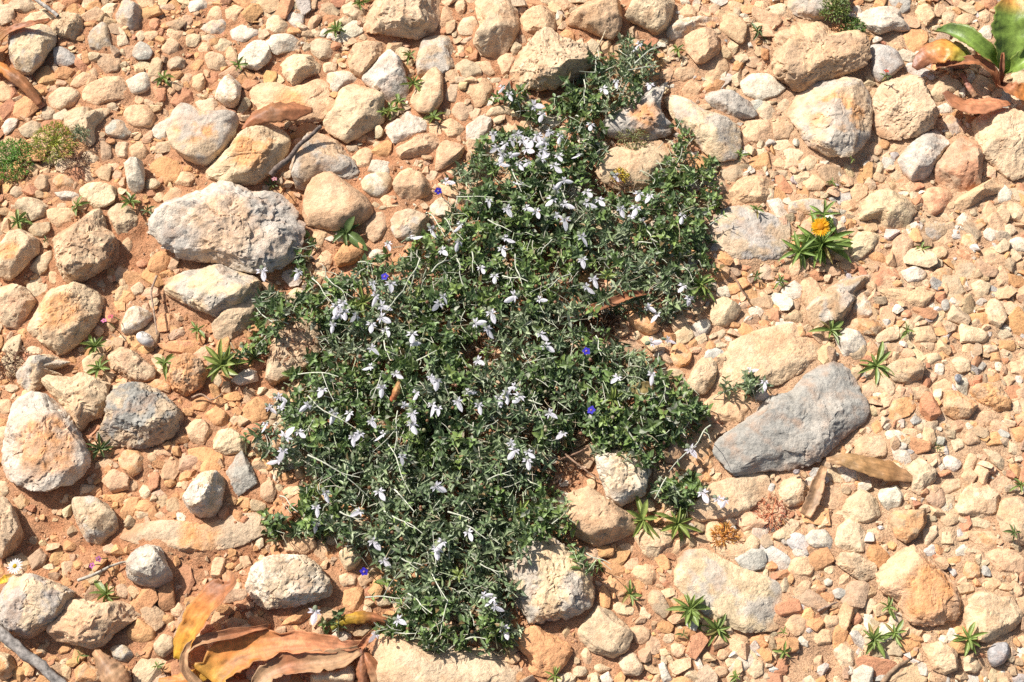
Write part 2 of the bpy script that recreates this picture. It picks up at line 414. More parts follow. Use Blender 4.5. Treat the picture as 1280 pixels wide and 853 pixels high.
cr@or 46 -20,420 0,380 60,310 130,310 190,350 195,410 150,450 100,510 50,545 -10,530 # orange cream stone with a dark broken underside
cr 0 70,190 130,140 200,145 240,170 220,230 160,255 120,225
cr 0 370,90 430,65 520,65 580,90 580,160 530,190 470,190 420,140
tn.a 22 535,215 600,180 660,185 695,260 650,325 590,325 560,270 # thin tan many-sided stone by bare soil
or/tn 0 260,50 300,20 360,35 380,80 330,105 280,90
pc 0 235,210 300,190 380,190 420,215 350,270 290,290 250,260
tn 0 120,310 170,270 250,260 255,310 200,340
cr 0 145,490 200,420 260,400 270,440 230,510 180,530
pc/cr 40 -10,600 0,580 70,570 130,590 180,655 140,720 90,795 30,780 -10,740
wh/cr.a 26 600,760 640,700 690,680 765,720 720,780 640,820 605,800 # whitish wedge stone just behind the broken snail shell
cr 0 650,590 690,555 720,580 715,610 670,625
pc 0 590,340 640,335 670,370 650,410 600,380
tn 0 475,570 510,545 530,580 510,600
or 0 e 230 130 30 22
wh 0 270,115 330,105 405,120 390,150 310,150
rd 0 e 710 465 30 22
pc 0 e 270 530 30 40
bn 0 e 590 30 28 32
cr 0 e 760 70 40 28
pc 0 860,40 900,10 980,20 950,80 880,70
pc 0 e 800 140 35 28
bn 0 170,60 200,20 250,30 240,100 180,110
tn 0 e 90 110 40 28
wh.a 36 620,-30 715,-30 725,20 720,80 680,110 640,90 # small upright whitish stone on red soil
@F
pc@cr.s 50 235,200 260,110 300,50 350,15 400,30 480,90 560,150 578,210 530,260 460,285 400,300 320,280 250,270 # large smooth peach stone with a pointed top
tn/wh.s 0 525,70 560,20 610,0 660,20 680,60 660,110 610,140 540,120
pc/bn.s 36 685,90 710,30 760,0 830,20 880,90 850,130 780,150 720,155
pc 0 610,150 650,125 700,140 730,185 640,200
bn 0 545,260 600,200 660,200 665,260 640,330 580,360 550,320
tn/gy 0 660,260 700,210 790,205 860,235 850,300 800,345 700,345
wh/cr 0 845,200 920,140 990,180 980,235 900,235
or.a 30 390,440 440,360 490,330 535,380 535,430 480,470 410,485 # rusty orange pointed stone beside a leafy weed
pc 0 260,290 320,290 365,320 340,380 300,390
gy/tn 0 410,20 450,0 525,40 520,75 470,90
pc 0 290,460 340,400 390,380 390,450 350,510 310,510
cr 0 130,640 190,590 240,580 270,630 200,660
wh 0 550,410 600,395 650,400 640,430 570,440
@G
wh.a 24 1105,320 1150,280 1190,320 1180,365 1120,365
wh 0 e 1220 340 28 25
or/pc 0 970,470 1030,440 1085,480 1080,540 1040,565 990,520
cr 0 1065,440 1110,420 1145,450 1120,490 1080,480
cr.a 30 985,740 1000,660 1050,640 1140,690 1120,740 1070,780 1000,770
wh 0 1010,580 1060,570 1105,600 1080,640 1020,630
or/pc.s 30 555,730 590,695 650,710 720,770 730,810 680,825 610,790
pc 0 470,790 510,745 560,760 590,810 540,835
pc 0 785,770 830,710 890,700 910,740 870,790 810,805
cr 0 890,700 930,665 970,690 960,730 910,735
wh/gy 0 865,820 920,740 980,740 990,790 950,850 890,850
wh 0 960,660 1000,640 990,720 965,700
or 0 1120,800 1150,760 1205,790 1190,830 1130,825
wh 0 1175,690 1220,680 1255,700 1240,740 1190,730
pc 0 e 1170 735 35 22
or 0 e 1240 575 30 20
cr 0 e 1040 815 28 25
rd 0 e 1165 480 35 25
cr 0 e 620 825 25 22
@H
cr/tn.a 46 450,250 490,140 600,110 720,130 740,200 690,280 600,290 540,240 490,265 # cracked cream tan stone near the yellow flower
gy 0 720,140 780,190 720,240 690,260
rd/pc 0 755,150 800,90 880,95 925,140 880,200 810,235 780,190
pc 34 890,190 960,130 1060,70 1140,30 1180,60 1170,110 1090,130 1020,180 940,220 # elongated peach stone below the reddish wedge stone
wh 0 1140,110 1180,70 1220,110 1210,160 1150,165
pc 0 390,110 440,70 500,75 490,130 430,170
tn 0 605,30 640,0 690,15 685,50 640,65
pc 0 680,80 720,45 760,70 750,110 700,115
pc 0 500,40 540,10 590,30 570,65
wh/pc 0 935,250 980,205 1025,250 1000,295 950,290
bn/gy 0 780,270 830,240 890,270 900,310 840,350 790,340
tn 0 850,220 900,190 930,230 900,270
wg 0 900,290 960,300 970,350 920,340
or/cr 0 e 1005 355 45 38
wh 0 650,310 740,250 775,260 760,310 690,340
cr 26 380,400 430,320 520,290 565,330 520,400 430,465
pc 0 610,430 620,340 690,310 730,360 700,450 660,500 620,470
tn 0 555,360 600,320 620,350 600,420
or 0 500,430 550,400 605,440 600,475 530,455
rd/pc 0 520,530 560,480 630,480 660,540 620,580 530,580
wh/cr 0 655,510 720,480 790,500 780,550 700,560
pc/or 0 795,540 850,490 920,480 920,540 850,560
tn.s 0 925,530 950,470 1010,460 1045,510 1020,560 950,565
rd/pc 0 935,400 970,390 1070,440 1050,485 980,455
pc/bn 0 1065,400 1110,380 1190,420 1180,470 1090,475
pc 0 1130,540 1150,480 1200,490 1210,550 1150,585
cr 0 1160,600 1200,570 1255,600 1220,630
cr 0 1010,570 1050,550 1110,570 1090,630 1040,640
cr/pc 26 1075,710 1090,640 1140,635 1190,740 1150,790 1090,760
bn/gy.p 50 190,720 210,660 290,600 380,540 450,500 520,500 510,560 440,620 410,700 360,770 280,790 220,780 # long pinkish grey stone leaning between the yellow flower and the peach slab
wh/pc 0 410,700 430,590 470,570 510,650 530,730 450,740
pc 16 530,610 580,590 700,600 780,570 830,610 780,680 720,680 620,640
wh 0 65,600 130,550 185,590 170,640 90,645
pc 0 160,540 190,510 250,570 280,630 200,690 170,660
bn 0 85,690 120,645 160,670 150,710
or/cr 30 380,770 450,740 560,745 590,790 550,830 450,820
wh/gy 26 325,830 380,790 460,820 490,865 460,925 380,930
pc 0 100,500 130,420 200,440 205,500 130,530
pc/gy 20 100,210 110,160 200,140 330,160 360,220 250,230
wh 0 20,740 100,750 180,780 150,810 40,800
wh 0 1200,350 1250,330 1290,350 1290,410 1210,400
rd 0 1215,120 1240,65 1285,70 1285,150 1240,150
pc/cr 0 1180,160 1250,150 1285,200 1280,270 1200,240
cr 0 1175,280 1210,265 1240,300 1200,340
wh 0 e 1110 320 40 36
cr 0 950,760 1050,790 1100,830 1080,860 960,860
pc 0 720,790 820,780 850,853 740,863
wh 0 e 810 680 35 28
gy 0 e 885 670 22 32
pc 0 e 870 590 35 40
rd/pc 0 e 690 715 32 22
cr 0 -20,70 30,90 30,150 -10,165
tn 0 15,0 110,0 100,40 40,40
pc 0 170,60 230,20 295,60 260,100 200,100
pc 0 e 850 410 45 35
pc 0 e 885 350 35 30
@I
wh@or 74 15,600 30,500 60,420 90,330 160,290 240,290 310,330 370,400 410,500 450,580 420,650 340,720 260,765 180,765 100,720 40,680 # large pale stone with a bright orange face
dg/tn.p 60 475,470 530,400 545,330 570,270 640,230 740,230 820,270 870,330 915,370 870,470 800,510 700,535 600,525 510,510 # dark speckled grey-brown stone
cr/gy 40 85,150 150,85 250,75 340,95 390,130 400,170 320,180 240,180 210,240 150,260 95,220 # cream stone with grey crust overlapping the pale orange-faced stone
cr/pc.p 50 210,210 260,180 340,190 420,180 500,190 545,220 540,320 500,390 470,395 440,400 400,470 350,380 300,310 250,260 # pinkish cream wedge between the orange-faced stone and the speckled one
bn/cr.p 36 535,70 600,30 680,60 730,110 780,150 770,190 690,220 620,180 560,140
cr 0 410,100 460,60 530,70 520,130 450,180 420,160
or/bn.p 46 835,190 870,110 940,75 1010,110 1035,160 1000,240 930,280 860,240 # lumpy orange-brown stone like baked clay
or/pc 0 735,225 780,190 840,210 860,260 800,260
pc.p 0 925,430 970,390 1040,400 1060,450 1010,525 950,500
cr 0 1060,500 1090,450 1170,450 1240,500 1220,560 1130,570 1070,550
or/pc 0 590,600 630,545 700,545 725,600 700,660 660,680 610,640
pc.p 0 500,690 570,640 650,680 640,740 560,760
or 0 1020,370 1080,330 1140,370 1130,435 1060,430
or 0 960,300 1010,280 1050,310 1020,355 960,345
pc 0 e 800 555 35 25
cr 0 e 725 755 32 38
pc 0 e 655 720 40 36
pc 0 -10,290 60,300 70,350 30,380 -10,370
or 0 -10,385 50,390 40,430 -10,440
tn 0 e 60 240 38 22
pc 0 -10,440 45,430 40,530 -10,540
cr 0 120,50 160,25 220,45 200,75 140,75
pc 0 e 140 270 35 30
cr 0 -10,700 40,705 50,760 10,780
rd/or 12 770,20 870,0 990,0 1010,40 950,75 850,60
cr 0 1045,190 1080,150 1110,200 1080,245
wh 0 1150,200 1230,140 1276,150 1290,200 1200,225
pc 0 e 760 580 28 35
or 0 e 845 705 32 28
or 0 e 720 830 55 35
@J
or 0 e 45 630 50 30
or 0 e 150 680 40 25
pc 0 e 190 760 60 40
cr 0 920,680 960,670 990,740 960,750
pc 0 e 60 750 45 60
@K
wh@cr.p 62 415,600 450,550 510,535 570,565 640,600 690,650 670,700 660,770 600,790 540,830 480,800 455,720 430,670 # bright white lumpy stone with a yellowish top beside the shrub
cr 36 870,210 910,130 960,60 1010,80 1020,160 1010,210 960,270 900,260
pc 20 900,350 960,300 1040,260 1150,255 1240,270 1220,330 1150,410 1050,400 990,360 # thin peach slab propped against the dark grey boulder
pc/or 14 860,580 870,470 930,400 1000,390 1100,420 1030,480 1010,580 1000,640 920,620
or/pc 0 780,100 800,30 840,0 900,70 880,120 830,135
wh 0 700,80 730,20 760,30 755,80
cr 0 740,160 800,140 870,145 850,190 760,185
or 0 e 985 30 30 28
pc 0 740,560 800,510 850,570 830,610 770,610
pc 0 230,600 270,570 315,610 300,650 250,650
wh.a 0 200,790 230,740 300,770 290,830 220,830
cr 0 890,640 930,620 960,650 930,680
or 0 e 395 735 30 28
cr 0 e 440 750 32 30
@L
tn 0 340,0 440,0 495,40 490,80 430,100 380,60
pc/tn 30 580,140 640,100 720,85 775,130 765,190 700,215 630,200
bn/pc 0 690,250 740,215 800,225 820,290 780,305 710,310
or/pc 0 580,370 610,310 680,270 740,330 700,380 620,405
or 0 e 768 325 42 20
pc/or 30 875,320 890,250 960,260 1040,330 1000,385 930,390 880,360
or/bn.p 36 1000,250 1060,215 1150,230 1210,300 1200,350 1140,360 1050,310 # rust-brown stone beside the tiny grey snail
pc 0 820,220 880,190 930,220 900,270 870,300 825,290
cr 0 910,100 960,75 1005,100 1010,150 950,165
wh 0 830,110 880,110 870,185 830,180
wh 0 590,450 640,440 720,490 700,525 600,515 580,480
wh.a 0 600,520 660,510 730,580 690,625 630,590
pc/tn 0 470,480 560,470 610,550 580,590 500,590 440,560 430,500
or 0 515,420 560,380 600,420 580,470 530,480
tn 0 720,430 800,400 850,400 830,470 760,455
cr 0 810,360 870,350 920,430 870,430
wh 0 870,590 900,570 975,610 930,655 880,630
cr 0 910,500 960,480 980,530 930,555
bn/pc 0 975,500 1000,440 1060,450 1055,510 990,520
pc 0 1000,390 1060,350 1130,345 1170,390 1100,430 1060,440
wh 0 1120,430 1170,390 1200,450 1150,455
or 0 1060,480 1130,455 1210,470 1180,520 1100,525
tn 0 1060,540 1120,530 1200,620 1180,660 1120,610
pc 0 970,640 1000,560 1050,580 1010,670
cr 26 680,640 750,580 830,640 830,700 760,770 710,750 720,690
wh 26 545,790 560,740 640,720 680,760 650,840 590,853
wh 0 340,640 400,620 470,660 440,700 390,710
cr/pc 26 45,750 80,690 150,670 200,740 180,810 110,830 60,810
pc 0 260,740 350,720 420,760 400,800 330,850 270,830
pc/cr 0 850,740 890,690 960,690 960,740 880,775
pc 0 770,570 850,560 870,610 800,625
cr 0 1200,500 1250,520 1240,570 1200,560
or 0 1210,440 1276,420 1290,500 1240,510
pc 0 1205,110 1276,90 1290,180 1210,160
or 0 1140,0 1230,0 1230,50 1160,50
or 0 1100,60 1150,50 1160,100 1110,105
pc 0 1170,190 1200,150 1235,190 1200,235
or 0 e 1120 190 38 30
gy.s 0 e 1060 125 28 25
rd/pc 0 880,50 920,20 950,60 900,80
cr 0 740,0 830,0 820,50 760,55
pc 0 e 1000 40 38 30
cr 0 780,70 840,60 870,90 800,130
cr 0 470,230 520,200 560,240 540,280 480,260
cr 0 540,200 570,150 640,230 610,310 570,280
or 0 e 530 300 35 28
tn 0 880,440 940,440 930,490 880,480
@M
bn 0 140,240 200,180 240,225 220,270 165,305
wh/gy.a 56 630,290 690,220 750,165 800,170 830,260 860,320 840,350 770,380 690,365 640,335 # bright white upright stone with a grey shaded facet on red soil
gy/cr 56 -20,470 20,390 80,330 160,310 260,345 370,400 340,470 310,540 200,590 160,630 60,615 -10,560 # large veined grey stone beside the white daisy
pc/cr.p 60 245,580 310,520 330,440 370,430 440,450 520,460 580,445 640,460 680,490 660,560 580,600 520,670 460,690 380,670 280,640 240,600 # rough peach stone with a crumbly face against the veined grey stone
or.s 0 630,600 690,530 770,590 770,640 710,660 650,640
tn 0 765,670 810,610 860,630 870,690 820,730 770,710
tn/gy 0 555,690 590,660 640,680 670,720 630,755 570,740
bn.s 0 580,380 620,355 655,400 630,440 590,430
pc 0 850,490 890,455 935,490 900,530 860,525
pc 0 e 870 570 35 28
or 0 e 835 540 35 25
cr@or 30 -20,690 60,720 80,780 60,830 -10,850
wh 0 860,40 890,5 935,20 935,60 890,70
tn/pc 0 760,30 800,0 840,30 820,55
tn/or 0 660,0 770,0 740,40 690,50
or/tn 0 370,780 420,750 500,790 520,860 380,860
pc 0 1190,230 1240,225 1260,280 1210,300
cr 0 1220,510 1250,495 1270,520 1240,550
cr 0 1225,800 1276,760 1290,853 1230,840
or 0 e 390 270 28 24
or 0 e 345 175 34 30
@N
pc 22 130,120 180,100 240,130 300,110 300,190 250,230 150,210
cr 0 340,140 370,95 410,130 400,170 350,175
cr 26 410,220 450,180 500,175 530,230 500,280 450,300
pc/cr 0 400,330 450,310 500,320 495,375 420,380
wh 0 360,630 420,580 480,620 460,655 390,650
cr.s 30 270,830 330,800 420,800 490,750 505,800 480,870 280,870
cr 0 0,740 60,730 70,760 0,810
or 12 430,400 530,380 540,440 500,510 430,490
tn 0 600,440 670,430 670,470 610,480
or 12 20,540 150,530 330,440 350,460 220,560 80,570
@O
or 32 15,650 60,580 120,570 170,610 210,620 290,670 300,700 260,770 200,830 120,820 80,790 90,740 40,700 # bright orange lobed stone below the pale knobbly stone
cr/tn 32 320,620 360,540 420,470 490,500 560,560 600,620 570,700 500,730 400,700 # sandy cream stone beside the bright orange lobed stone
cr/pc.a 26 610,130 660,80 740,90 805,120 780,190 710,245 660,220
pc 0 590,310 640,255 710,270 730,330 690,385 640,370
or/pc 0 445,370 490,310 560,340 620,370 560,420 520,435
cr/pc 18 990,170 1050,140 1160,170 1180,110 1245,130 1245,200 1220,305 1150,290 1050,240 # thin cream flake lying on the flat wide slab
cr 0 480,480 520,445 600,480 625,520 560,530 500,515
tn/pc 0 670,440 690,390 740,400 790,490 760,540 700,500
cr 0 630,530 650,460 700,510 680,545
pc 0 580,590 640,560 690,600 680,660 620,660
cr 0 530,760 550,700 610,710 660,780 630,825 560,820
pc 12 770,210 810,150 930,130 930,160 860,180 820,230
pc 0 e 755 345 22 28
cr 0 440,430 470,400 505,430 480,460
pc 0 510,190 550,150 610,170 600,215 540,225
cr 0 e 785 635 32 28
pc 0 e 830 690 40 40
wh 0 905,740 930,720 955,780 930,795
pc 0 e 1050 715 30 28
cr 0 e 1090 755 28 30
cr 0 1170,800 1200,740 1250,750 1255,810 1210,840
pc 0 e 1040 800 38 28
wh/gy 0 730,770 760,750 800,850 750,853
wh 0 430,830 480,800 505,850 460,880
cr 0 390,780 440,760 500,790 440,810
cr 0 e 340 800 40 30
wh 0 1230,250 1276,200 1276,270
wh 0 e 880 80 32 22
cr 0 1000,60 1030,0 1130,40 1110,80
@P
pc@or 50 535,330 570,280 640,220 690,180 760,190 810,250 880,310 940,380 960,440 940,530 860,570 720,565 680,530 640,440 580,420 # large pale peach stone with orange stains among gravel
pc/cr.a 42 975,500 1000,430 1060,400 1150,430 1210,410 1230,480 1270,530 1220,590 1120,640 1070,660 1030,640 990,590 # peach kite-shaped stone beside the blue-grey pebble
wh/gy 22 185,130 220,95 280,95 330,150 320,190 260,200 195,170
cr 0 335,150 350,80 400,40 450,60 510,150 470,210 400,200 340,180
tn/cr.p 26 325,250 370,205 450,215 540,280 530,330 470,355 400,310
pc 0 100,300 120,240 200,230 235,280 210,325 130,330
wh/gy 0 120,195 190,180 235,210 200,240 140,230
pc 0 125,400 170,350 220,340 210,410 140,435
wh/cr 0 525,200 560,180 620,220 600,260 555,285
pc 0 480,90 540,80 585,130 560,160 500,150
bn/or 30 600,30 640,0 780,0 790,60 740,130 690,160 640,130
cr 0 765,90 840,70 850,120 790,180 770,140
cr 0 560,70 600,55 620,110 590,120
bn/pc 0 855,50 870,0 940,10 945,60 890,80
cr 0 320,50 340,0 540,0 550,20 450,40
wh 0 930,200 970,165 1000,180 995,225 940,225
pc 0 820,200 860,190 885,230 850,265 820,240
or 0 890,240 960,220 960,260 910,285
pc/or 0 970,300 990,250 1060,280 1060,330 990,340
pc 0 1070,380 1090,330 1150,330 1170,370 1110,410
cr 0 950,40 1050,30 1140,70 1130,110 1020,90
pc/or 12 990,100 1100,100 1180,140 1100,190 1010,150
pc 14 1060,200 1200,180 1276,240 1276,320 1150,300
cr 0 860,100 910,90 920,170 860,160
wg 0 920,100 970,80 990,130 940,150
gy.s 0 320,400 350,380 390,395 385,430 340,440 # small smooth grey pebble on soft soil
wh 0 e 300 355 24 20
cr 0 e 305 290 30 30
bg.s 30 1090,690 1130,660 1190,655 1205,700 1180,755 1130,780 1100,750 # round blue-grey pebble beside the peach kite-shaped stone
bg 0 1215,830 1250,812 1290,815 1290,870 1230,870
pc 0 690,640 680,590 720,570 775,590 760,650 710,665
wh/cr 0 600,560 610,510 660,500 675,560 630,585
or 0 530,550 540,500 590,510 585,560
cr 0 460,450 520,430 550,470 500,520
pc 0 270,560 290,520 350,520 350,570 300,590
bn/pc 0 85,570 120,510 190,530 190,600 130,630
wh 0 140,660 160,620 200,630 200,680
pc 0 210,620 260,590 330,600 310,660 250,670
cr/pc 26 770,680 850,650 940,690 940,790 880,815 820,790
cr 0 960,740 1000,720 1065,770 1040,810 980,800
cr 0 320,700 370,660 430,700 430,770 370,780
pc 0 e 860 600 45 28
pc 0 1220,640 1276,610 1290,690 1240,670
cr 0 e 450 600 45 35
tn 0 590,650 650,640 690,680 660,730 600,720
"""

# ------------------------------------------------------------------ ground
def ground_z(x, y):
    p = np.stack([x, y, np.zeros_like(x)], 1)
    z = (fbm(p * 3.1 + 40, 3) - 0.5) * 0.030 + (fbm(p * 14 + 9, 3) - 0.5) * 0.016 + (fbm(p * 60 + 3, 3) - 0.5) * 0.0075
    n = vnoise(p * 95 + 5); z = z + np.clip(n - 0.55, 0, 1) * 0.007
    fade = np.clip((3.0 - np.hypot(x, y)) / 1.5, 0, 1)
    far = (fbm(p * 0.22 + 70, 3) - 0.5) * 0.8 * np.clip((np.hypot(x, y) - 3) / 12, 0, 1)
    return z * fade + far

GZX, GZY = np.meshgrid(np.arange(-2, 2.01, 0.005), np.arange(-2, 2.01, 0.005))
GZT = ground_z(GZX.ravel(), GZY.ravel()).reshape(GZX.shape)
def gz(x, y):
    fx, fy = (x + 2) / 0.005, (y + 2) / 0.005; i, j = int(fx), int(fy)
    if not (0 <= i < 800 and 0 <= j < 800): return 0.0
    fx -= i; fy -= j
    return float((GZT[j, i] * (1 - fx) + GZT[j, i + 1] * fx) * (1 - fy) + (GZT[j + 1, i] * (1 - fx) + GZT[j + 1, i + 1] * fx) * fy)

def axis(a, b, step, reach):
    c = list(np.arange(a, b + step / 2, step)); s = step; q = b
    while q < reach: s *= 1.35; q += s; c.append(q)
    s = step; q = a
    while q > -reach: s *= 1.35; q -= s; c.insert(0, q)
    return np.array(c)

def build_ground():
    gx = axis(-0.95, 0.95, 0.0052, 260); gy = axis(-0.62, 0.86, 0.0052, 260)
    X, Y = np.meshgrid(gx, gy); x, y = X.ravel(), Y.ravel()
    V = np.stack([x, y, ground_z(x, y)], 1)
    nx, ny = len(gx), len(gy); i = np.arange(nx * ny).reshape(ny, nx)
    F = np.stack([i[:-1, :-1].ravel(), i[:-1, 1:].ravel(), i[1:, 1:].ravel(), i[1:, :-1].ravel()], 1)
    o = link('ground', mesh_np('ground', V, F, None, True, M_SOIL)); global GROUND; GROUND = (o, V)
    tag(o, 'dry red earth between the stones', None, None, 'structure')
build_ground()

# height of whatever lies on the ground, on a 4 mm raster
HX0, HY0, HS = -1.6, -1.2, 0.004
HN, HM = 800, 720
HF = np.full((HM, HN), -1.0)
def hf_add(V):
    ix = ((V[:, 0] - HX0) / HS).astype(int); iy = ((V[:, 1] - HY0) / HS).astype(int)
    ok = (ix >= 0) & (iy >= 0) & (ix < HN) & (iy < HM)
    np.maximum.at(HF, (iy[ok], ix[ok]), V[ok, 2])
def hf(x, y):
    ix = int((x - HX0) / HS); iy = int((y - HY0) / HS)
    if 1 <= ix < HN - 1 and 1 <= iy < HM - 1: return max(float(np.max(HF[iy - 1:iy + 2, ix - 1:ix + 2])), gz(x, y))
    return gz(x, y)

# ------------------------------------------------------------------ stones
PAL = dict(cr=(0.640, 0.480, 0.305), pc=(0.635, 0.420, 0.250), tn=(0.520, 0.392, 0.255), gy=(0.455, 0.410, 0.345),
           wh=(0.660, 0.565, 0.440), bn=(0.505, 0.345, 0.215), rd=(0.530, 0.260, 0.145), dg=(0.345, 0.322, 0.285),
           wg=(0.540, 0.495, 0.430), bg=(0.375, 0.360, 0.340))
PAL['or'] = (0.625, 0.340, 0.160)
WORD = dict(cr='cream', pc='peach', tn='tan', gy='grey', wh='whitish', bn='brownish', rd='reddish', dg='dark grey', wg='pale grey', bg='blue-grey')
WORD['or'] = 'orange'
K = 320 / 1276.0
CROP = {}
for _i, _c in enumerate('ABCDEFGH'): CROP[_c] = (320 * (_i % 4), 213 * (_i // 4))
for _i, _c in enumerate('IJKLMNOP'): CROP[_c] = (320 * (_i % 4), 426 + 213 * (_i // 4))

def parse():
    out = []; ox = oy = 0; k = 1.0
    for ln in STONES.strip().splitlines():
        if ln[0] == '@':
            if ln[1] == 'Z': ox, oy, k = 0, 0, 1.0
            else: (ox, oy), k = CROP[ln[1]], K
            continue
        body, _, lab = ln.partition('#'); tk = body.split()
        col, _, opt = tk[0].partition('.')
        if tk[2] == 'e':
            cx, cy, rx, ry = map(float, tk[3:7]); a = random.random() * 6
            n = 7; th = [a + 2 * math.pi * (j + random.uniform(-.25, .25)) / n for j in range(n)]
            pts = [(cx + rx * math.cos(q) * random.uniform(.9, 1.1), cy + ry * math.sin(q) * random.uniform(.9, 1.1)) for q in th]
        else:
            pts = [tuple(map(float, q.split(','))) for q in tk[2:]]
        P = np.array(pts) * k + (ox, oy)
        x, y = P[:, 0], P[:, 1]
        area = 0.5 * abs(np.dot(x, np.roll(y, -1)) - np.dot(y, np.roll(x, -1)))
        out.append(dict(P=P, col=col, opt=opt, h=float(tk[1]), area=area, label=lab.strip(), c=P.mean(0)))
    return out

def radial(poly, n=180):
    """distance from the middle to the outline in n directions"""
    x, y = poly[:, 0], poly[:, 1]; x2, y2 = np.roll(x, -1), np.roll(y, -1); cr = x * y2 - x2 * y
    A = cr.sum() / 2
    c = np.array([((x + x2) * cr).sum(), ((y + y2) * cr).sum()]) / (6 * A)
    p = poly - c; q = np.roll(p, -1, 0); e = q - p
    th = np.arange(n) * 2 * math.pi / n; R = np.zeros(n)
    for i, t in enumerate(th):
        d = np.array([math.cos(t), math.sin(t)])
        den = d[0] * e[:, 1] - d[1] * e[:, 0]; den = np.where(np.abs(den) < 1e-12, 1e-12, den)
        s = (p[:, 0] * e[:, 1] - p[:, 1] * e[:, 0]) / den
        u = (p[:, 0] * d[1] - p[:, 1] * d[0]) / den
        ok = (s > 0) & (u >= -1e-6) & (u <= 1 + 1e-6)
        R[i] = s[ok].max() if ok.any() else 0
    R[R == 0] = R[R > 0].mean()
    k = np.array([0, 1, 3, 1, 0.0]); k /= k.sum()
    R = sum(np.roll(R, j - 2) * w for j, w in enumerate(k))
    return c, R

def stone_geo(st, level, rng):
    opt = st['opt']
    eq = math.sqrt(st['area'] / math.pi) * 0.001           # metres, about 1 px = 1 mm
    side = np.clip((st['c'][0] - 700) / 300, 0, 1)                 # stones lie flatter in the gravel than on the soil
    h = st['h'] * (0.00080 - 0.00014 * side) if st['h'] else eq * rng.uniform(0.75, 1.15) * (1 - .25 * side)
    c0 = at(*st['c']); g = gz(c0[0], c0[1])
    zc = g + 0.27 * h
    poly = np.array([at(px, py, zc)[:2] for px, py in st['P']])
    c, R = radial(poly)
    ht, hb = 0.84 * h, 0.5 * h
    th = np.arange(len(R)) * 2 * math.pi / len(R)
    ry = max(np.max(np.abs(R * np.sin(th))), 1e-4)
    f = math.sqrt(max((ry * SP) ** 2 - (0.42 * ht * CP) ** 2, (0.8 * ry * SP) ** 2)) / (ry * SP)
    V, F = ico(level); u = V
    t = np.arctan2(u[:, 1], u[:, 0]) % (2 * math.pi)
    Rt = np.interp(t, np.append(th, 2 * math.pi), np.append(R, R[0]))
    # a block bounded by broken faces: one or two per side of its outline, a few on top, and the underside
    Nn, Dd = [], []
    e = (poly - c) / eq; k = len(e)
    ori = np.sign(np.sum(e[:, 0] * np.roll(e[:, 1], -1) - np.roll(e[:, 0], -1) * e[:, 1]))
    for i in range(k):
        v = e[(i + 1) % k] - e[i]; n2 = np.array([v[1], -v[0]]) * ori; l = np.linalg.norm(n2)
        if l < 1e-6: continue
        n2 /= l; d = n2 @ e[i]
        if d < .3: continue
        for al in (rng.uniform(.04, .5), rng.uniform(-.6, -.15)):
            Nn.append((n2[0] * math.cos(al), n2[1] * math.cos(al), math.sin(al))); Dd.append(d * math.cos(al) * rng.uniform(.97, 1.05))
    tx, ty = rng.normal(0, .13, 2)
    for j in range(4 if 's' in opt else 5):
        nx, ny = (tx, ty) if j == 0 else rng.normal(0, .7, 2)
        v = np.array([nx, ny, 1.0]); v /= np.linalg.norm(v); Nn.append(tuple(v)); Dd.append(rng.uniform(.60, .74) if j == 0 else rng.uniform(.70, .95))
    Nn.append((0, 0, -1)); Dd.append(1.0)
    Nn, Dd = np.array(Nn), np.array(Dd)
    kk = 9.0 if 's' in opt else (60.0 if 'a' in opt else 32.0)
    g_ = np.clip(u @ Nn.T / Dd, 0, None)
    r_ = np.sum(g_ ** kk, 1) ** (-1 / kk)
    q = u * r_[:, None]; q[:, 1] *= f
    for j in range(2 if 's' in opt else 4):                                        # chipped corners
        az = rng.uniform(0, 2 * math.pi); ti = rng.uniform(.4, 1.3)
        nn = np.array([math.cos(az) * math.sin(ti), math.sin(az) * math.sin(ti), math.cos(ti)])
        ov = np.clip(q @ nn - (q @ nn).max() * rng.uniform(.8, .95), 0, None); q = q - nn * (ov * .9)[:, None]
    for j in range(2):                                                             # undercut and broken sides
        az = rng.uniform(0, 2 * math.pi); ti = rng.uniform(1.35, 2.2)
        nn = np.array([math.cos(az) * math.sin(ti), math.sin(az) * math.sin(ti), math.cos(ti)])
        ov = np.clip(q @ nn - (q @ nn).max() * rng.uniform(0.72, 0.9), 0, None); q = q - nn * (ov * 0.9)[:, None]
    seed = rng.uniform(0, 900, 3)
    nrm = q / np.linalg.norm(q, axis=1)[:, None]
    rough = 0.45 if 's' in opt else 0.75 if 'm' in opt else (1.15 if 'p' in opt else 0.8)
    w = q * [1, 1, max(h / eq * 0.7, .3)]
    dsp = (fbm(w * 1.4 + seed, 2) - .5) * 0.08 + (fbm(w * 3.6 + seed, 2) - .5) * 0.08 * rough
    if level >= 4: dsp += (fbm(w * 9 + seed, 3) - .5) * 0.085 * rough
    if level >= 5:
        dsp += (fbm(w * 24 + seed, 2) - .5) * 0.04 * rough
        r = 1 - np.abs(2 * vnoise(w * 2.6 + seed * 1.7 + (fbm(w * 5 + seed, 2) - .5)[:, None] * 1.2) - 1)
        dsp -= np.clip(r - 0.93, 0, 1) / 0.07 * 0.05 * rough                       # cracks
        # worn-back edges where a layer has broken away
        lay = vnoise(w * 2.1 + seed * 0.6); dsp -= np.clip((lay - 0.58) * 14, 0, 1) * 0.045 * rough
    if 'p' in opt and level >= 4:
        pit = vnoise(w * 8 + seed); dsp -= np.clip(pit - 0.64, 0, 1) * 0.16
        pit = vnoise(w * 17 + seed + 4); dsp -= np.clip(pit - 0.66, 0, 1) * 0.12
    q = q + nrm * dsp[:, None]
    # keep the outline seen in the picture
    want = np.interp(t, np.append(th, 2 * math.pi), np.append(R, R[0])) / eq
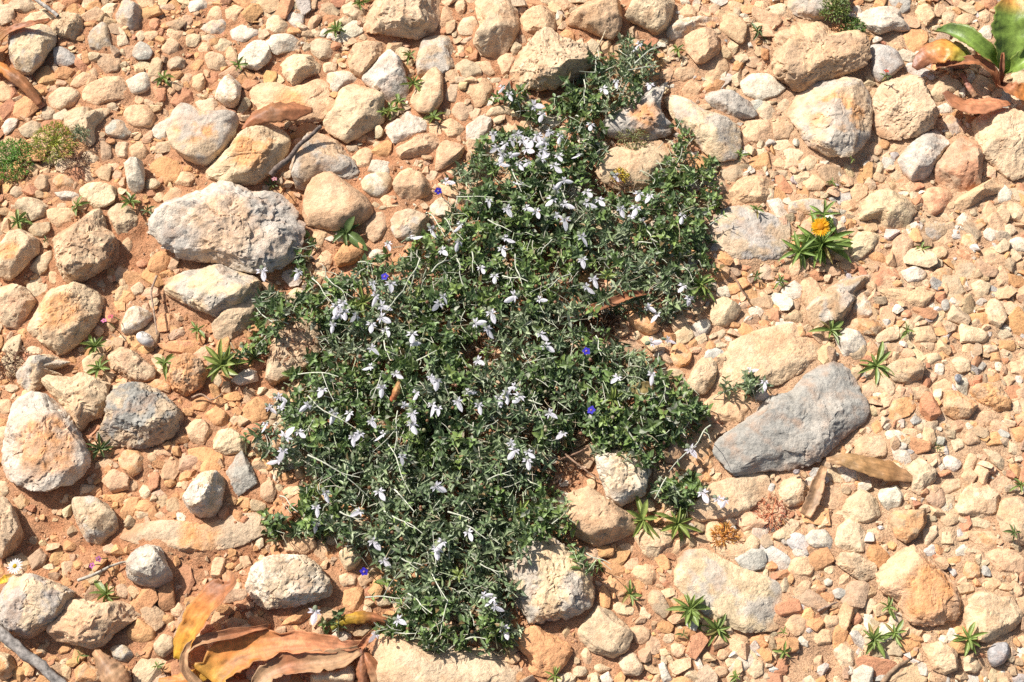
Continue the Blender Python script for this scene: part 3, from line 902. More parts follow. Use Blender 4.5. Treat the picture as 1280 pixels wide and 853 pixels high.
    qy = q[:, 1] / f; az = np.arctan2(qy, q[:, 0]) % (2 * math.pi); have = np.hypot(q[:, 0], qy)
    nb = 30 if level <= 4 else 60
    b = (az / (2 * math.pi) * nb).astype(int) % nb
    wa = np.interp(az, np.append(th, 2 * math.pi), np.append(R, R[0])) / eq
    mx = np.zeros(nb); np.maximum.at(mx, b, have / np.maximum(wa, 1e-6)); mx[mx < .2] = 1.0
    mx = (np.roll(mx, 1) + 3 * mx + np.roll(mx, -1)) / 5
    kc = (np.arange(nb) + .5) * 2 * math.pi / nb
    sc = 1.06 / np.interp(az, np.concatenate([[kc[-1] - 2 * math.pi], kc, [kc[0] + 2 * math.pi]]), np.concatenate([[mx[-1]], mx, [mx[0]]]))
    q[:, 0] *= sc; q[:, 1] *= sc
    P = np.stack([q[:, 0] * eq, q[:, 1] * eq, np.where(q[:, 2] > 0, q[:, 2] * ht, q[:, 2] * hb)], 1)
    # colours
    parts = st['col'].replace('@', ' @').replace('/', ' /').split()
    base = np.array(PAL[parts[0]]) * rng.uniform(0.9, 1.08)
    base = base * (1 + rng.normal(0, 0.012, 3))
    C = np.tile(base, (len(P), 1))
    for e in parts[1:]:
        tgt = np.array(PAL[e[1:]]) if e != '@or' else np.array([.66, .30, .105])
        if e[0] == '@':
            ctr = np.array([rng.uniform(-.15, .2), rng.uniform(-.25, .1)])
            dd = np.hypot(q[:, 0] - ctr[0], q[:, 1] - ctr[1]) + (fbm(w * 3 + seed + 8, 4) - .5) * 0.9
            m = np.clip((0.80 - dd) / 0.34, 0, 1) * (0.2 + 1.0 * np.clip(fbm(w * 6 + seed + 5, 4), 0, .65))
        else:
            m = np.clip((fbm(w * 1.8 + seed + 31, 5, .6) - 0.47) / 0.10, 0, 1) * 0.85
        C = C * (1 - m[:, None]) + tgt * m[:, None]
    C = C * (1 + (fbm(w * 4.2 + seed + 3, 4) - .5)[:, None] * 0.5)
    # earth clings to the foot of the stone
    foot = np.clip((0.10 - P[:, 2] / h + (fbm(w * 4 + seed, 2) - .5) * 0.5) / 0.3, 0, 1)[:, None] * 0.75
    C = C * (1 - foot) + np.array([0.44, 0.225, 0.11]) * foot
    return P, F, np.clip(C, 0.02, 0.8), np.array([c[0], c[1], zc]), h, eq

LAND = [(285, 287, 'the pitted grey boulder'), (55, 560, 'the orange-faced stone'), (172, 520, 'the speckled stone'), (108, 310, 'the notched stone'),
        (990, 525, 'the dark grey boulder'), (1025, 300, 'the yellow flower'), (1038, 145, 'the squarish lichened stone'), (1250, 90, 'the broad green leaves'),
        (690, 725, 'the pale knobbly stone'), (780, 597, 'the white lumpy stone'), (1148, 735, 'the orange-stained stone'), (1088, 588, 'the tan dry leaf'),
        (345, 140, 'the brown dry leaf'), (30, 70, 'the curled brown leaves'), (350, 800, 'the withered orange leaves'), (360, 728, 'the flat-topped whitish stone'),
        (45, 755, 'the veined grey stone'), (255, 170, 'the grooved stone'), (420, 255, 'the pointed peach stone'), (500, 25, 'the wide tan block'),
        (690, 70, 'the cracked cream stone'), (785, 150, 'the rust-patched stone'), (960, 450, 'the broad peach slab'), (915, 740, 'the wide cream slab'),
        (1200, 210, 'the reddish wedge stone'), (1025, 65, 'the rough pinkish boulder'), (181, 424, 'the broken snail shell'), (45, 190, 'the feathery plants'),
        (1198, 473, 'the tiny grey snail'), (1245, 817, 'the blue-grey pebble'), (1095, 458, 'the star-shaped seedling'), (1098, 799, 'the paired green rosettes'),
        (953, 110, 'the white oval stone'), (240, 665, 'the sunken tan ledge'), (570, 100, 'the long-leaved seedlings')]

def auto_label(st, h, eq, rng):
    x, y = st['c']; d = 2 * math.sqrt(st['area'] / math.pi)
    size = 'small' if d < 19 else ('middling' if d < 29 else 'sizeable')
    pr = st['col'].replace('@', '/').split('/')
    colw = WORD[pr[0]] + (' and ' + WORD[pr[1]] if len(pr) > 1 else '')
    P = st['P'] - st['c']; ev = np.linalg.eigvalsh(P.T @ P)
    if h < 0.75 * eq: shp = 'flat'
    elif ev[1] / max(ev[0], 1e-6) > 3.2: shp = 'elongated'
    elif 's' in st['opt']: shp = 'rounded'
    elif ev[1] / max(ev[0], 1e-6) < 1.5: shp = 'blocky'
    else: shp = 'angular'
    L = sorted(LAND, key=lambda q: math.hypot(q[0] - x, q[1] - y))
    head = f'{size} {colw} {shp} stone'; c = []
    if math.hypot(L[0][0] - x, L[0][1] - y) < 62: c.append(f'{head} beside {L[0][2]}')
    c += [f'{head} between {L[0][2]} and {L[j][2]}' for j in (1, 2, 3)]
    for q in c:
        if q not in USED: break
    else: q = c[0]
    USED.add(q); return q

USED = set()
G_STONE = 'stones strewn over the red soil'
GRAVEL = Acc(); SMALL = Acc()
FOOT = []                     # (x, y, r) of everything already lying there
ALL = sorted(parse(), key=lambda s: -s['area'])
N_THINGS = 298
for i, st in enumerate(ALL):
    rng = np.random.default_rng(1000 + int(st['c'][0] * 7 + st['c'][1] * 131))
    lvl = 6 if i < 22 else (5 if i < 110 else (4 if i < N_THINGS else 3))
    P, F, C, ctr, h, eq = stone_geo(st, lvl, rng)
    hf_add(P + ctr)
    st['ctr'] = ctr; st['eq'] = eq
    if i < N_THINGS:
        o = link('stone', mesh_np('stone', P, F, C, True, M_STONE, None if 's' in st['opt'] else .5), None, ctr)
        tag(o, st['label'] or auto_label(st, h, eq, rng), 'stone', G_STONE)
    else:
        SMALL.add(P + ctr, F, C)

# earth banked up against the feet of the stones
def bank_up():
    gx_ = np.clip(((np.arange(HN) * HS + HX0 + 2) / .005).astype(int), 0, 800); gy_ = np.clip(((np.arange(HM) * HS + HY0 + 2) / .005).astype(int), 0, 800)
    m = (HF - GZT[np.ix_(gy_, gx_)] > 0.005).astype(float)
    for _ in range(3):
        for ax in (0, 1): m = (np.roll(m, 2, ax) + np.roll(m, 1, ax) + m + np.roll(m, -1, ax) + np.roll(m, -2, ax)) / 5
    o, V = GROUND
    def look(x, y):
        ix = np.clip(((x - HX0) / HS).astype(int), 0, HN - 1); iy = np.clip(((y - HY0) / HS).astype(int), 0, HM - 1); return m[iy, ix]
    inn = (np.abs(V[:, 0]) < 1.5) & (np.abs(V[:, 1]) < 1.1)
    k = 0.6 + 0.8 * fbm(np.stack([V[:, 0], V[:, 1], 0 * V[:, 0]], 1) * 30, 2)
    V[:, 2] += np.where(inn, look(V[:, 0], V[:, 1]) * 0.007 * k, 0)
    o.data.vertices.foreach_set('co', V.astype(np.float32).ravel()); o.data.update()
    x, y = GZX.ravel(), GZY.ravel(); inn = (np.abs(x) < 1.5) & (np.abs(y) < 1.1)
    k = 0.6 + 0.8 * fbm(np.stack([x, y, 0 * x], 1) * 30, 2)
    GZT[:] += np.where(inn, look(x, y) * 0.007 * k, 0).reshape(GZT.shape)
bank_up()

# ------------------------------------------------------------------ loose gravel and crumbs of earth (nobody could count them)
def hull_proto(npts, bevel, rng):
    """broken, flat-faced chip"""
    q = rng.normal(size=(npts, 3)); q /= np.linalg.norm(q, axis=1)[:, None]
    q = np.sign(q) * np.abs(q) ** .8 * rng.uniform([.95, .62, .45], [1.25, 1.0, .75])
    b = bmesh.new()
    for v in q: b.verts.new(v)
    r = bmesh.ops.convex_hull(b, input=list(b.verts))
    dead = [e for e in r['geom_interior'] + r['geom_unused'] if isinstance(e, bmesh.types.BMVert) and e.is_valid]
    if dead: bmesh.ops.delete(b, geom=list(set(dead)), context='VERTS')
    bmesh.ops.dissolve_limit(b, angle_limit=.16, verts=list(b.verts), edges=list(b.edges))
    if bevel:
        bmesh.ops.bevel(b, geom=list(b.edges), offset=bevel, segments=1, profile=.5, affect='EDGES', clamp_overlap=True)
    bmesh.ops.triangulate(b, faces=list(b.faces)); bmesh.ops.recalc_face_normals(b, faces=list(b.faces))
    b.verts.index_update(); V = np.array([v.co[:] for v in b.verts]); F = np.array([[v.index for v in f.verts] for f in b.faces]); b.free()
    V = V - V.mean(0)
    if bevel: V = V + (fbm(V * 3 + rng.uniform(0, 99, 3), 2)[:, None] - .5) * .16
    return V, F
PRO = {1: [hull_proto(9, 0, np.random.default_rng(50 + j)) for j in range(30)],
       2: [hull_proto(14, 0, np.random.default_rng(150 + j)) for j in range(40)],
       3: [hull_proto(15, .08, np.random.default_rng(250 + j)) for j in range(40)]}

def add_pebble(acc, x, y, z, r, level, col, rng, flat=1.0):
    q, F = PRO[level][rng.integers(len(PRO[level]))]
    a = rng.uniform(0, 6.28); ca, sa = math.cos(a), math.sin(a)
    tx, ty = rng.normal(0, .25, 2)
    x2 = q[:, 0] * ca - q[:, 1] * sa; y2 = q[:, 0] * sa + q[:, 1] * ca
    V = np.stack([x2, y2, (q[:, 2] + x2 * tx + y2 * ty) * flat], 1) * r + (x, y, z)
    acc.add(V, F, np.array(col) * rng.uniform(.78, 1.1) * (1 + rng.normal(0, .025, 3))); return V

OCC = np.zeros((HM * 2, HN * 2), bool)        # 2 mm raster of what is taken
def occ_disc(x, y, r, set_=False):
    s = HS / 2; ix = int((x - HX0) / s); iy = int((y - HY0) / s); k = max(1, int(r / s))
    if ix - k < 0 or iy - k < 0 or ix + k >= HN * 2 or iy + k >= HM * 2: return True
    yy, xx = np.ogrid[-k:k + 1, -k:k + 1]; m = xx * xx + yy * yy <= k * k
    sub = OCC[iy - k:iy + k + 1, ix - k:ix + k + 1]
    if set_: sub |= m; return True
    return bool((sub & m).any())
HG = np.repeat(np.repeat(HF, 2, 0), 2, 1)
_gx = np.clip(((np.arange(HN) * HS + HX0 + 2) / .005).astype(int), 0, 800); _gy = np.clip(((np.arange(HM) * HS + HY0 + 2) / .005).astype(int), 0, 800)
_top = HF - GZT[np.ix_(_gy, _gx)] > 0.0015
for _ax in (0, 1): _top = _top | (np.roll(_top, 1, _ax) & np.roll(_top, -1, _ax)) | (np.roll(_top, 1, _ax) & np.roll(_top, -2, _ax)) | (np.roll(_top, 2, _ax) & np.roll(_top, -1, _ax))
OCC |= np.repeat(np.repeat(_top, 2, 0), 2, 1)

BARE = [(170, 300, 45, 45, .85), (225, 395, 45, 40, .9), (70, 655, 60, 40, .85), (130, 710, 60, 35, .8), (240, 720, 70, 40, .75), (60, 800, 50, 35, .6),
        (1020, 830, 60, 30, .9), (1035, 755, 35, 25, .6), (930, 60, 30, 30, .6), (160, 60, 30, 25, .5), (215, 195, 35, 30, .7), (250, 500, 60, 40, .5),
        (350, 790, 60, 30, .6), (430, 745, 30, 40, .8), (190, 440, 40, 30, .5), (1195, 690, 30, 20, .5), (100, 760, 30, 20, .5), (140, 590, 60, 30, .2)]
def rho(px, py):
    d = 1.0 if px > 860 else (0.95 if py < 200 else 0.6)
    for bx, by, rx, ry, k in BARE:
        q = ((px - bx) / rx) ** 2 + ((py - by) / ry) ** 2
        if q < 1: d *= 1 - k * min(1, 1.6 * (1 - q))
    return d

XA, XB, YA, YB = -1.45, 1.45, -1.05, 1.35
def inview(x, y):
    px, py = to_px(np.array([x, y, 0.])); return -40 < px < 1320 and -40 < py < 893, float(px), float(py)
CLS = ('cr', 'pc', 'pc', 'tn', 'or', 'cr', 'wh', 'bn', 'rd', 'pc')
rg = np.random.default_rng(5)
# bigger stones outside the picture's frame, so that the stony ground goes on
tries = 0
for k in range(900):
    x, y = rg.uniform(XA, XB), rg.uniform(YA, YB); v, px, py = inview(x, y); r = rg.uniform(.011, .042) * rg.uniform(.55, 1)
    if v and (-15 - r * 1000 < px < 1295 + r * 1000 and -15 - r * 1000 < py < 868 + r * 1000): continue
    if occ_disc(x, y, r * .9): continue
    occ_disc(x, y, r * .85, True)
    add_pebble(GRAVEL, x, y, gz(x, y) + r * .2, r, 3, PAL[CLS[rg.integers(10)]], rg, .8)
# gravel, largest first
sizes = np.sort(np.concatenate([rg.uniform(.0155, .0225, 4500), rg.uniform(.0115, .0165, 9000), rg.uniform(.0075, .0115, 14000), rg.uniform(.0045, .0075, 26000), rg.uniform(.0024, .0045, 36000)]))[::-1]
n_in = 0
for r in sizes:
    if rg.random() < .8: x, y, _ = at(rg.uniform(-35, 1315), rg.uniform(-35, 888), .004)
    else: x, y = rg.uniform(XA, XB), rg.uniform(YA, YB)
    v, px, py = inview(x, y)
    if not v and r < .004: continue
    d = rho(px, py) if v else .75
    if ((px - 590) / 190) ** 2 + ((py - 480) / 230) ** 2 < 1: d *= .25
    if rg.random() > d: continue
    if v and not (-60 < px < 1340): continue
    if occ_disc(x, y, r * .45): continue
    occ_disc(x, y, r * .56, True)
    right = px > 860
    if right: c = PAL[('pc', 'cr', 'cr', 'pc', 'pc', 'bn', 'or', 'wh', 'or', 'pc', 'tn', 'rd', 'wg')[rg.integers(13)]]
    elif px < 330 or py > 620: c = PAL[('or', 'or', 'pc', 'pc', 'or', 'bn', 'rd', 'cr', 'pc', 'or')[rg.integers(10)]]
    else: c = PAL[CLS[rg.integers(10)]]
    lv = (3 if r > .0078 else 2) if v else (2 if r > .005 else 1)
    if r < .0042: lv = 1
    V = add_pebble(GRAVEL, x, y, gz(x, y) + r * rg.uniform(-.1, .22), r, lv, c, rg, rg.uniform(.6, .95) if r < .0125 else rg.uniform(.4, .65))
    if r > .006: hf_add(V)
    n_in += v
og = link('gravel', GRAVEL.mesh('gravel', M_STONE, False))
tag(og, 'peach and cream limestone gravel and small rubble filling the ground', None, None, 'stuff')
ok_ = link('small_stones', SMALL.mesh('small_stones', M_STONE, True, None, .45)); tag(ok_, 'many small cream and peach stones scattered between the larger ones', None, None, 'stuff')
CRUMB = Acc()
SOILC = [(.40, .18, .085), (.46, .24, .125), (.52, .31, .18), (.36, .16, .075), (.5, .36, .23)]
for k in range(16000):
    x, y = rg.uniform(XA * .62, XB * .62), rg.uniform(YA * .6, YB * .72); r = rg.uniform(.0009, .0028)
    ix = int((x - HX0) / HS * 2); iy = int((y - HY0) / HS * 2)
    if OCC[iy, ix]: continue
    add_pebble(CRUMB, x, y, gz(x, y) + r * .4, r, 1, SOILC[rg.integers(5)], rg)
oc = link('soil_crumbs', CRUMB.mesh('soil_crumbs', M_STONE, False))
tag(oc, 'fine crumbs of red earth and grit on the ground', None, None, 'stuff')


# ------------------------------------------------------------------ plants: leaves as little folded blades
def blade_template(ns, nc, shape=0.9, fold=0.25, curl=0.3, base=0.25):
    """blade along +x, length 1, half width 0.5 (scaled later); returns V (x along, y across, z up), F"""
    V = []; 
    for i in range(ns):
        s = i / (ns - 1)
        w = math.sin(math.pi * min(1, max(0, s)) ** shape) ** 0.75 * (1 - base) + base * (1 - s) if i < ns - 1 else 0.02
        if i == 0: w = 0.12
        for j in range(nc):
            c = j / (nc - 1) * 2 - 1
            V.append((s, 0.5 * w * c, 0))
    V = np.array(V); V[:, 2] = fold * np.abs(V[:, 1]) * 2 * 0.5 - curl * V[:, 0] ** 2 * 0.5
    i = np.arange(ns * nc).reshape(ns, nc)
    F = np.stack([i[:-1, :-1].ravel(), i[1:, :-1].ravel(), i[1:, 1:].ravel(), i[:-1, 1:].ravel()], 1)
    return V, F

def norm(a): return a / np.maximum(np.linalg.norm(a, axis=-1, keepdims=True), 1e-9)

def many_blades(pos, d, up, L, Wd, col, tmpl, edge=None):
    """N blades at once: pos, d (direction), up, length, width, colour; returns V, F, C"""
    T, F = tmpl; n = len(pos)
    d = norm(d); side = norm(np.cross(up, d)); u = np.cross(d, side)
    V = pos[:, None, :] + d[:, None, :] * (T[None, :, 0] * L[:, None])[..., None] \
        + side[:, None, :] * (T[None, :, 1] * Wd[:, None])[..., None] + u[:, None, :] * (T[None, :, 2] * L[:, None])[..., None]
    FF = (F[None] + (np.arange(n) * len(T))[:, None, None]).reshape(-1, 4)
    C = np.repeat(col[:, None, :], len(T), 1)
    if edge is not None:
        e = (np.abs(T[:, 1]) > 0.2)[None, :, None] * edge
        C = C * (1 - e) + np.array([.42, .46, .38]) * e
    return V.reshape(-1, 3), FF, C.reshape(-1, 3)

def tube(acc, pts, r0, r1, col, k=5):
    P = np.asarray(pts, float); n = len(P)
    t = np.gradient(P, axis=0); t = norm(t)
    a = np.cross(t, np.array([0.31, 0.22, 0.93])); a = norm(a); b = np.cross(t, a)
    r = np.linspace(r0, r1, n)[:, None, None]
    th = np.arange(k) * 2 * math.pi / k
    V = P[:, None, :] + r * (np.cos(th)[None, :, None] * a[:, None, :] + np.sin(th)[None, :, None] * b[:, None, :])
    i = np.arange(n * k).reshape(n, k); j = np.roll(i, -1, 1)
    F = np.stack([i[:-1].ravel(), j[:-1].ravel(), j[1:].ravel(), i[1:].ravel()], 1)
    acc.add(V.reshape(-1, 3), F, col)

def bez(pts, n):
    """smooth curve through points"""
    P = np.asarray(pts, float); m = len(P)
    if m == 2: return P[0] + (P[1] - P[0]) * np.linspace(0, 1, n)[:, None]
    E = np.vstack([2 * P[0] - P[1], P, 2 * P[-1] - P[-2]]); out = []
    for q in np.linspace(0, m - 1 - 1e-6, n):
        i = int(q); t = q - i; a, b, c, d = E[i:i + 4]
        out.append(0.5 * (2 * b + (c - a) * t + (2 * a - 5 * b + 4 * c - d) * t * t + (3 * b - a - 3 * c + d) * t ** 3))
    return np.array(out)

# ------------------------------------------------------------------ the creeping shrub with whitish flowers
MAT = [(773,39),(793,42),(823,59),(826,74),(811,92),(814,112),(779,127),(761,141),(752,159),(755,194),(743,218),(752,232),(793,235),(796,212),(823,206),
       (823,180),(840,171),(849,147),(861,171),(887,194),(899,218),(904,250),(887,262),(886,290),(880,330),(886,345),(880,370),(850,388),(828,397),(800,384),(770,386),
       (752,400),(755,420),(779,432),(819,441),(825,459),(853,474),(871,484),(892,514),(865,535),(853,551),(834,560),(813,575),(800,580),(775,562),(743,560),(731,551),(712,548),
       (697,560),(691,587),(691,612),(712,627),(704,663),(672,675),(637,703),(641,735),(645,783),(637,807),(580,806),(537,811),(501,791),(489,759),(493,743),(473,727),
       (465,703),(457,683),(425,683),(402,667),(370,667),(342,675),(326,647),(330,627),(370,631),(378,600),(362,580),(330,572),(298,540),(322,528),(342,496),(354,480),
       (368,461),(382,447),(396,440),(398,412),(385,398),(362,398),(351,415),(334,436),(312,441),(301,453),(272,458),(295,430),(318,413),(315,385),(320,357),(337,348),(351,368),(382,354),
       (368,334),(371,306),(388,303),(391,329),(430,337),(455,323),(484,312),(503,298),(531,287),(554,273),(560,250),(568,215),(579,194),(609,162),(661,159),
       (661,144),(623,130),(614,115),(638,95),(661,115),(697,118),(702,100),(726,89),(730,70),(767,65)]
EXTRA = [[(820,600),(838,585),(870,590),(885,612),(868,630),(835,625),(815,615)], [(400,770),(412,762),(426,772),(420,782),(404,781)],
         [(485,770),(500,775),(496,795),(470,798),(468,782)], [(705,670),(722,690),(742,700),(752,712),(738,715),(715,700)], [(903,472),(935,465),(957,480),(945,488),(910,483)]]
def inside(poly, x, y):
    P = np.array(poly, float); x1, y1 = P[:, 0], P[:, 1]; x2, y2 = np.roll(x1, -1), np.roll(y1, -1)
    x = np.asarray(x)[..., None]; y = np.asarray(y)[..., None]
    c = ((y1 > y) != (y2 > y)) & (x < (x2 - x1) * (y - y1) / np.where(y2 == y1, 1e-9, y2 - y1) + x1)
    return c.sum(-1) % 2 == 1
gxx, gyy = np.meshgrid(np.arange(0, 1280, 4.), np.arange(0, 856, 4.))
MASK = inside(MAT, gxx, gyy)
for e in EXTRA: MASK |= inside(e, gxx, gyy)
DISTM = np.zeros(MASK.shape); cur = MASK.copy()
for k in range(16):
    DISTM += cur
    nb = cur.copy(); nb[1:] &= cur[:-1]; nb[:-1] &= cur[1:]; nb[:, 1:] &= cur[:, :-1]; nb[:, :-1] &= cur[:, 1:]; cur = nb
THIN = [(600, 440, 26, 18, .75), (705, 585, 26, 22, .9), (735, 398, 42, 14, .75), (690, 505, 18, 16, .7), (655, 415, 14, 12, .5), (757, 405, 20, 14, .7), (555, 545, 12, 10, .6),
        (545, 600, 12, 14, .6), (580, 395, 16, 10, .6), (695, 330, 14, 8, .7), (770, 235, 30, 12, .7), (735, 540, 18, 14, .6), (645, 545, 12, 8, .5), (365, 430, 30, 30, .5), (590, 775, 16, 12, .6)]
def mat_h(px, py):
    i, j = int(py / 4), int(px / 4)
    if not (0 <= i < MASK.shape[0] and 0 <= j < MASK.shape[1]): return 0
    return min(0.042, 0.012 + DISTM[i, j] * 0.0042)

rs = np.random.default_rng(21)
shrub_c = at(600, 440); shrub_c[2] = gz(shrub_c[0], shrub_c[1])
shrub = thing('creeping_shrub', 'sprawling dark green shrub with woolly stems and whitish lilac flowers', 'shrub', shrub_c)
lp, ld, lu, ll, lw, lc = [], [], [], [], [], []
stemA = Acc()
cells = np.argwhere(MASK); 
def patch(px, py):      # the shrub is greener in places, greyer and narrower-leaved in others
    return float(fbm(np.array([[px / 70., py / 70., 3.3]]), 3)[0])
GREENS = np.array([(.130, .205, .046), (.108, .176, .046), (.175, .248, .055), (.090, .148, .046), (.225, .280, .082)])
GREYS = np.array([(.205, .265, .118), (.158, .220, .090), (.285, .335, .190), (.118, .178, .074)])
NSH = 2900
for k in range(NSH):
    i, j = cells[rs.integers(len(cells))]; px, py = j * 4 + rs.uniform(0, 4), i * 4 + rs.uniform(0, 4)
    skip = False
    for tx, ty, rx, ry, q in THIN:
        if ((px - tx) / rx) ** 2 + ((py - ty) / ry) ** 2 < 1 and rs.random() < q: skip = True
    if skip: continue
    if DISTM[i, j] <= 2 and rs.random() < .4: continue
    H = mat_h(px, py); deep = rs.random() ** 0.7
    p0 = at(px, py, 0.01 + H * 0.6); g = min(hf(p0[0], p0[1]), 0.05)
    tipz = g + H * (0.30 + 0.75 * deep) * rs.uniform(.75, 1.2)
    tip = at(px, py, tipz)
    grey = py > 560 and patch(px, py) > .46 or patch(px, py) > .6
    az = rs.uniform(0, 6.28); ti = rs.uniform(.15, 1.15)
    ax = np.array([math.cos(az) * math.sin(ti), math.sin(az) * math.sin(ti), math.cos(ti)])
    n = rs.integers(3, 6); seg = rs.uniform(.0035, .0055)
    fa = rs.uniform(0, 6.28); e1 = norm(np.cross(ax, [.3, .5, .81])); e2 = np.cross(ax, e1)
    base = tip - ax * seg * n
    tube(stemA, np.array([base - ax * .012 - [0, 0, .006], base, tip]), .0009, .0006, (.34, .33, .25) if grey else (.20, .20, .12), 3)
    cb = (GREYS if grey else GREENS)[rs.integers(4)] * rs.uniform(.8, 1.25)
    for m in range(n):
        q = base + ax * seg * (m + .7); fa += 1.57; sz = (1 - .45 * m / n) * rs.uniform(.85, 1.15)
        for s in (0, math.pi):
            o = e1 * math.cos(fa + s) + e2 * math.sin(fa + s)
            lift = .25 + .8 * m / n
            lp.append(q); ld.append(o + ax * lift + rs.normal(0, .12, 3)); lu.append(ax + o * -.5 + rs.normal(0, .2, 3))
            ll.append((.0140 if grey else .0122) * sz); lw.append((.0060 if grey else .0084) * sz)
            lc.append(cb * rs.uniform(.75, 1.25) * (1 + .45 * (m / n) ** 2))
lc = np.array(lc); pale = rs.random(len(lc)) < .06
lc[pale] = np.array([.30, .32, .23])
yel = rs.random(len(lc)) < .025
lc[yel] = np.array([.26, .17, .06]) * rs.uniform(.6, 1.2, (yel.sum(), 1))
V, F, C = many_blades(np.array(lp), np.array(ld), np.array(lu), np.array(ll), np.array(lw), lc, blade_template(4, 3, .85, .5, .35), .22)
A = Acc(); A.add(V, F, C)
o = link('foliage', A.mesh('foliage', M_LEAF, True, shrub_c), shrub); tag(o, kind='stuff')
o = link('stems', stemA.mesh('stems', M_WOOL, True, shrub_c), shrub); tag(o, kind='stuff')

# fine pale stalks showing through the leaves
fineA = Acc()
for k in range(1500):
    i, j = cells[rs.integers(len(cells))]; px, py = j * 4 + 2, i * 4 + 2
    p = at(px, py, .02); z = min(hf(p[0], p[1]), .05) + mat_h(px, py) * rs.uniform(.55, .98); p = at(px, py, z)
    d = rs.normal(0, 1, 3) * [1, 1, .35] + [.1, -.35, .1]; d = d / np.linalg.norm(d); Ln = rs.uniform(.008, .026)
    tube(fineA, bez([p - d * Ln / 2, p + rs.normal(0, .0012, 3), p + d * Ln / 2 + rs.normal(0, .0015, 3)], 5), rs.uniform(.0004, .0008), .0003, np.array([(.46, .48, .36), (.52, .50, .40), (.36, .30, .2), (.40, .46, .28)][rs.integers(4)]), 4)
o = link('fine_stalks', fineA.mesh('fine_stalks', M_WOOL, True, shrub_c), shrub); tag(o, kind='stuff')

# pale flower buds and dead flower cups
A = Acc(); q, Fq = ico(2)
for k in range(430):
    i, j = cells[rs.integers(len(cells))]; px, py = j * 4 + 2, i * 4 + 2
    p = at(px, py, .02); z = min(hf(p[0], p[1]), .05) + mat_h(px, py) * rs.uniform(.75, 1.05); p = at(px, py, z)
    c = np.array([(.40, .40, .22), (.34, .38, .22), (.45, .40, .27), (.30, .17, .09), (.36, .20, .13)][rs.integers(5)])
    r = rs.uniform(.0016, .0026)
    A.add(q * [r, r, r * 1.25] + p, Fq, c * rs.uniform(.8, 1.2))
o = link('buds', A.mesh('buds', M_PETAL, True, shrub_c), shrub); tag(o, kind='stuff')

# dry brown leaf litter in the gaps
A = Acc(); n = 2600; pos, dd, col = [], [], []
while len(pos) < n:
    if rs.random() < .5:
        tx, ty, rx, ry, _ = THIN[rs.integers(len(THIN))]; px, py = rs.normal(tx, rx * .6), rs.normal(ty, ry * .6)
    else:
        i, j = cells[rs.integers(len(cells))]; px, py = j * 4, i * 4
    p = at(px, py, .008); z = min(hf(p[0], p[1]), .04) + rs.uniform(.001, .008)
    pos.append(at(px, py, z)); dd.append(rs.normal(0, 1, 3) * [1, 1, .35])
    col.append(np.array([(.30, .15, .075), (.38, .21, .11), (.22, .11, .06), (.42, .28, .16), (.16, .085, .05)][rs.integers(5)]))
V, F, C = many_blades(np.array(pos), np.array(dd), rs.normal(0, .5, (n, 3)) + [0, 0, 1], rs.uniform(.004, .011, n), rs.uniform(.0012, .0034, n), np.array(col), blade_template(4, 3, .9, .6, .5))
A.add(V, F, C); o = link('leaf_litter', A.mesh('leaf_litter', M_DRY)); tag(o, 'dry brown leaf litter caught under the creeping shrub', None, None, 'stuff')

# long woolly twigs, each one a part
TWIGS = [(390,348,415,378),(408,346,433,376),(448,328,468,330),(525,323,504,363),(505,363,483,388),(533,266,556,296),(556,273,568,293),(571,323,578,356),(320,383,350,411),
    (571,246,618,247),(590,313,591,341),(644,318,653,358),(808,288,822,303),(886,282,916,266),(797,303,815,304),(713,343,675,366),(385,495,445,536),(385,569,450,597),
    (497,514,493,564),(484,554,513,617),(623,525,606,539),(521,451,546,438),(480,426,488,451),(478,464,465,499),(368,469,423,471),(493,612,518,640),(594,474,590,489),
    (888,532,862,563),(863,561,836,590),(833,597,818,624),(785,539,810,579),(829,476,833,504),(793,80,823,58),(785,88,820,81),(730,100,731,130),(747,63,745,90),(457,747,515,748),
    (510,742,540,767),(500,697,528,707),(540,717,560,752),(560,750,550,795),(493,791,520,792),(583,657,608,674),(480,639,528,667),(566,799,608,799),(733,692,763,705),(600,705,623,719),
    (720,145,724,145),(665,495,680,531),(659,500,678,506),(700,235,712,262),(640,212,652,240),(655,455,690,447),(610,600,640,588),(560,640,590,650),(545,705,541,664),(350,620,372,640),
    (690,655,712,637),(425,640,450,652),(745,420,752,445),(628,345,660,352),(540,340,560,318),(610,275,640,290),(690,300,676,318)]
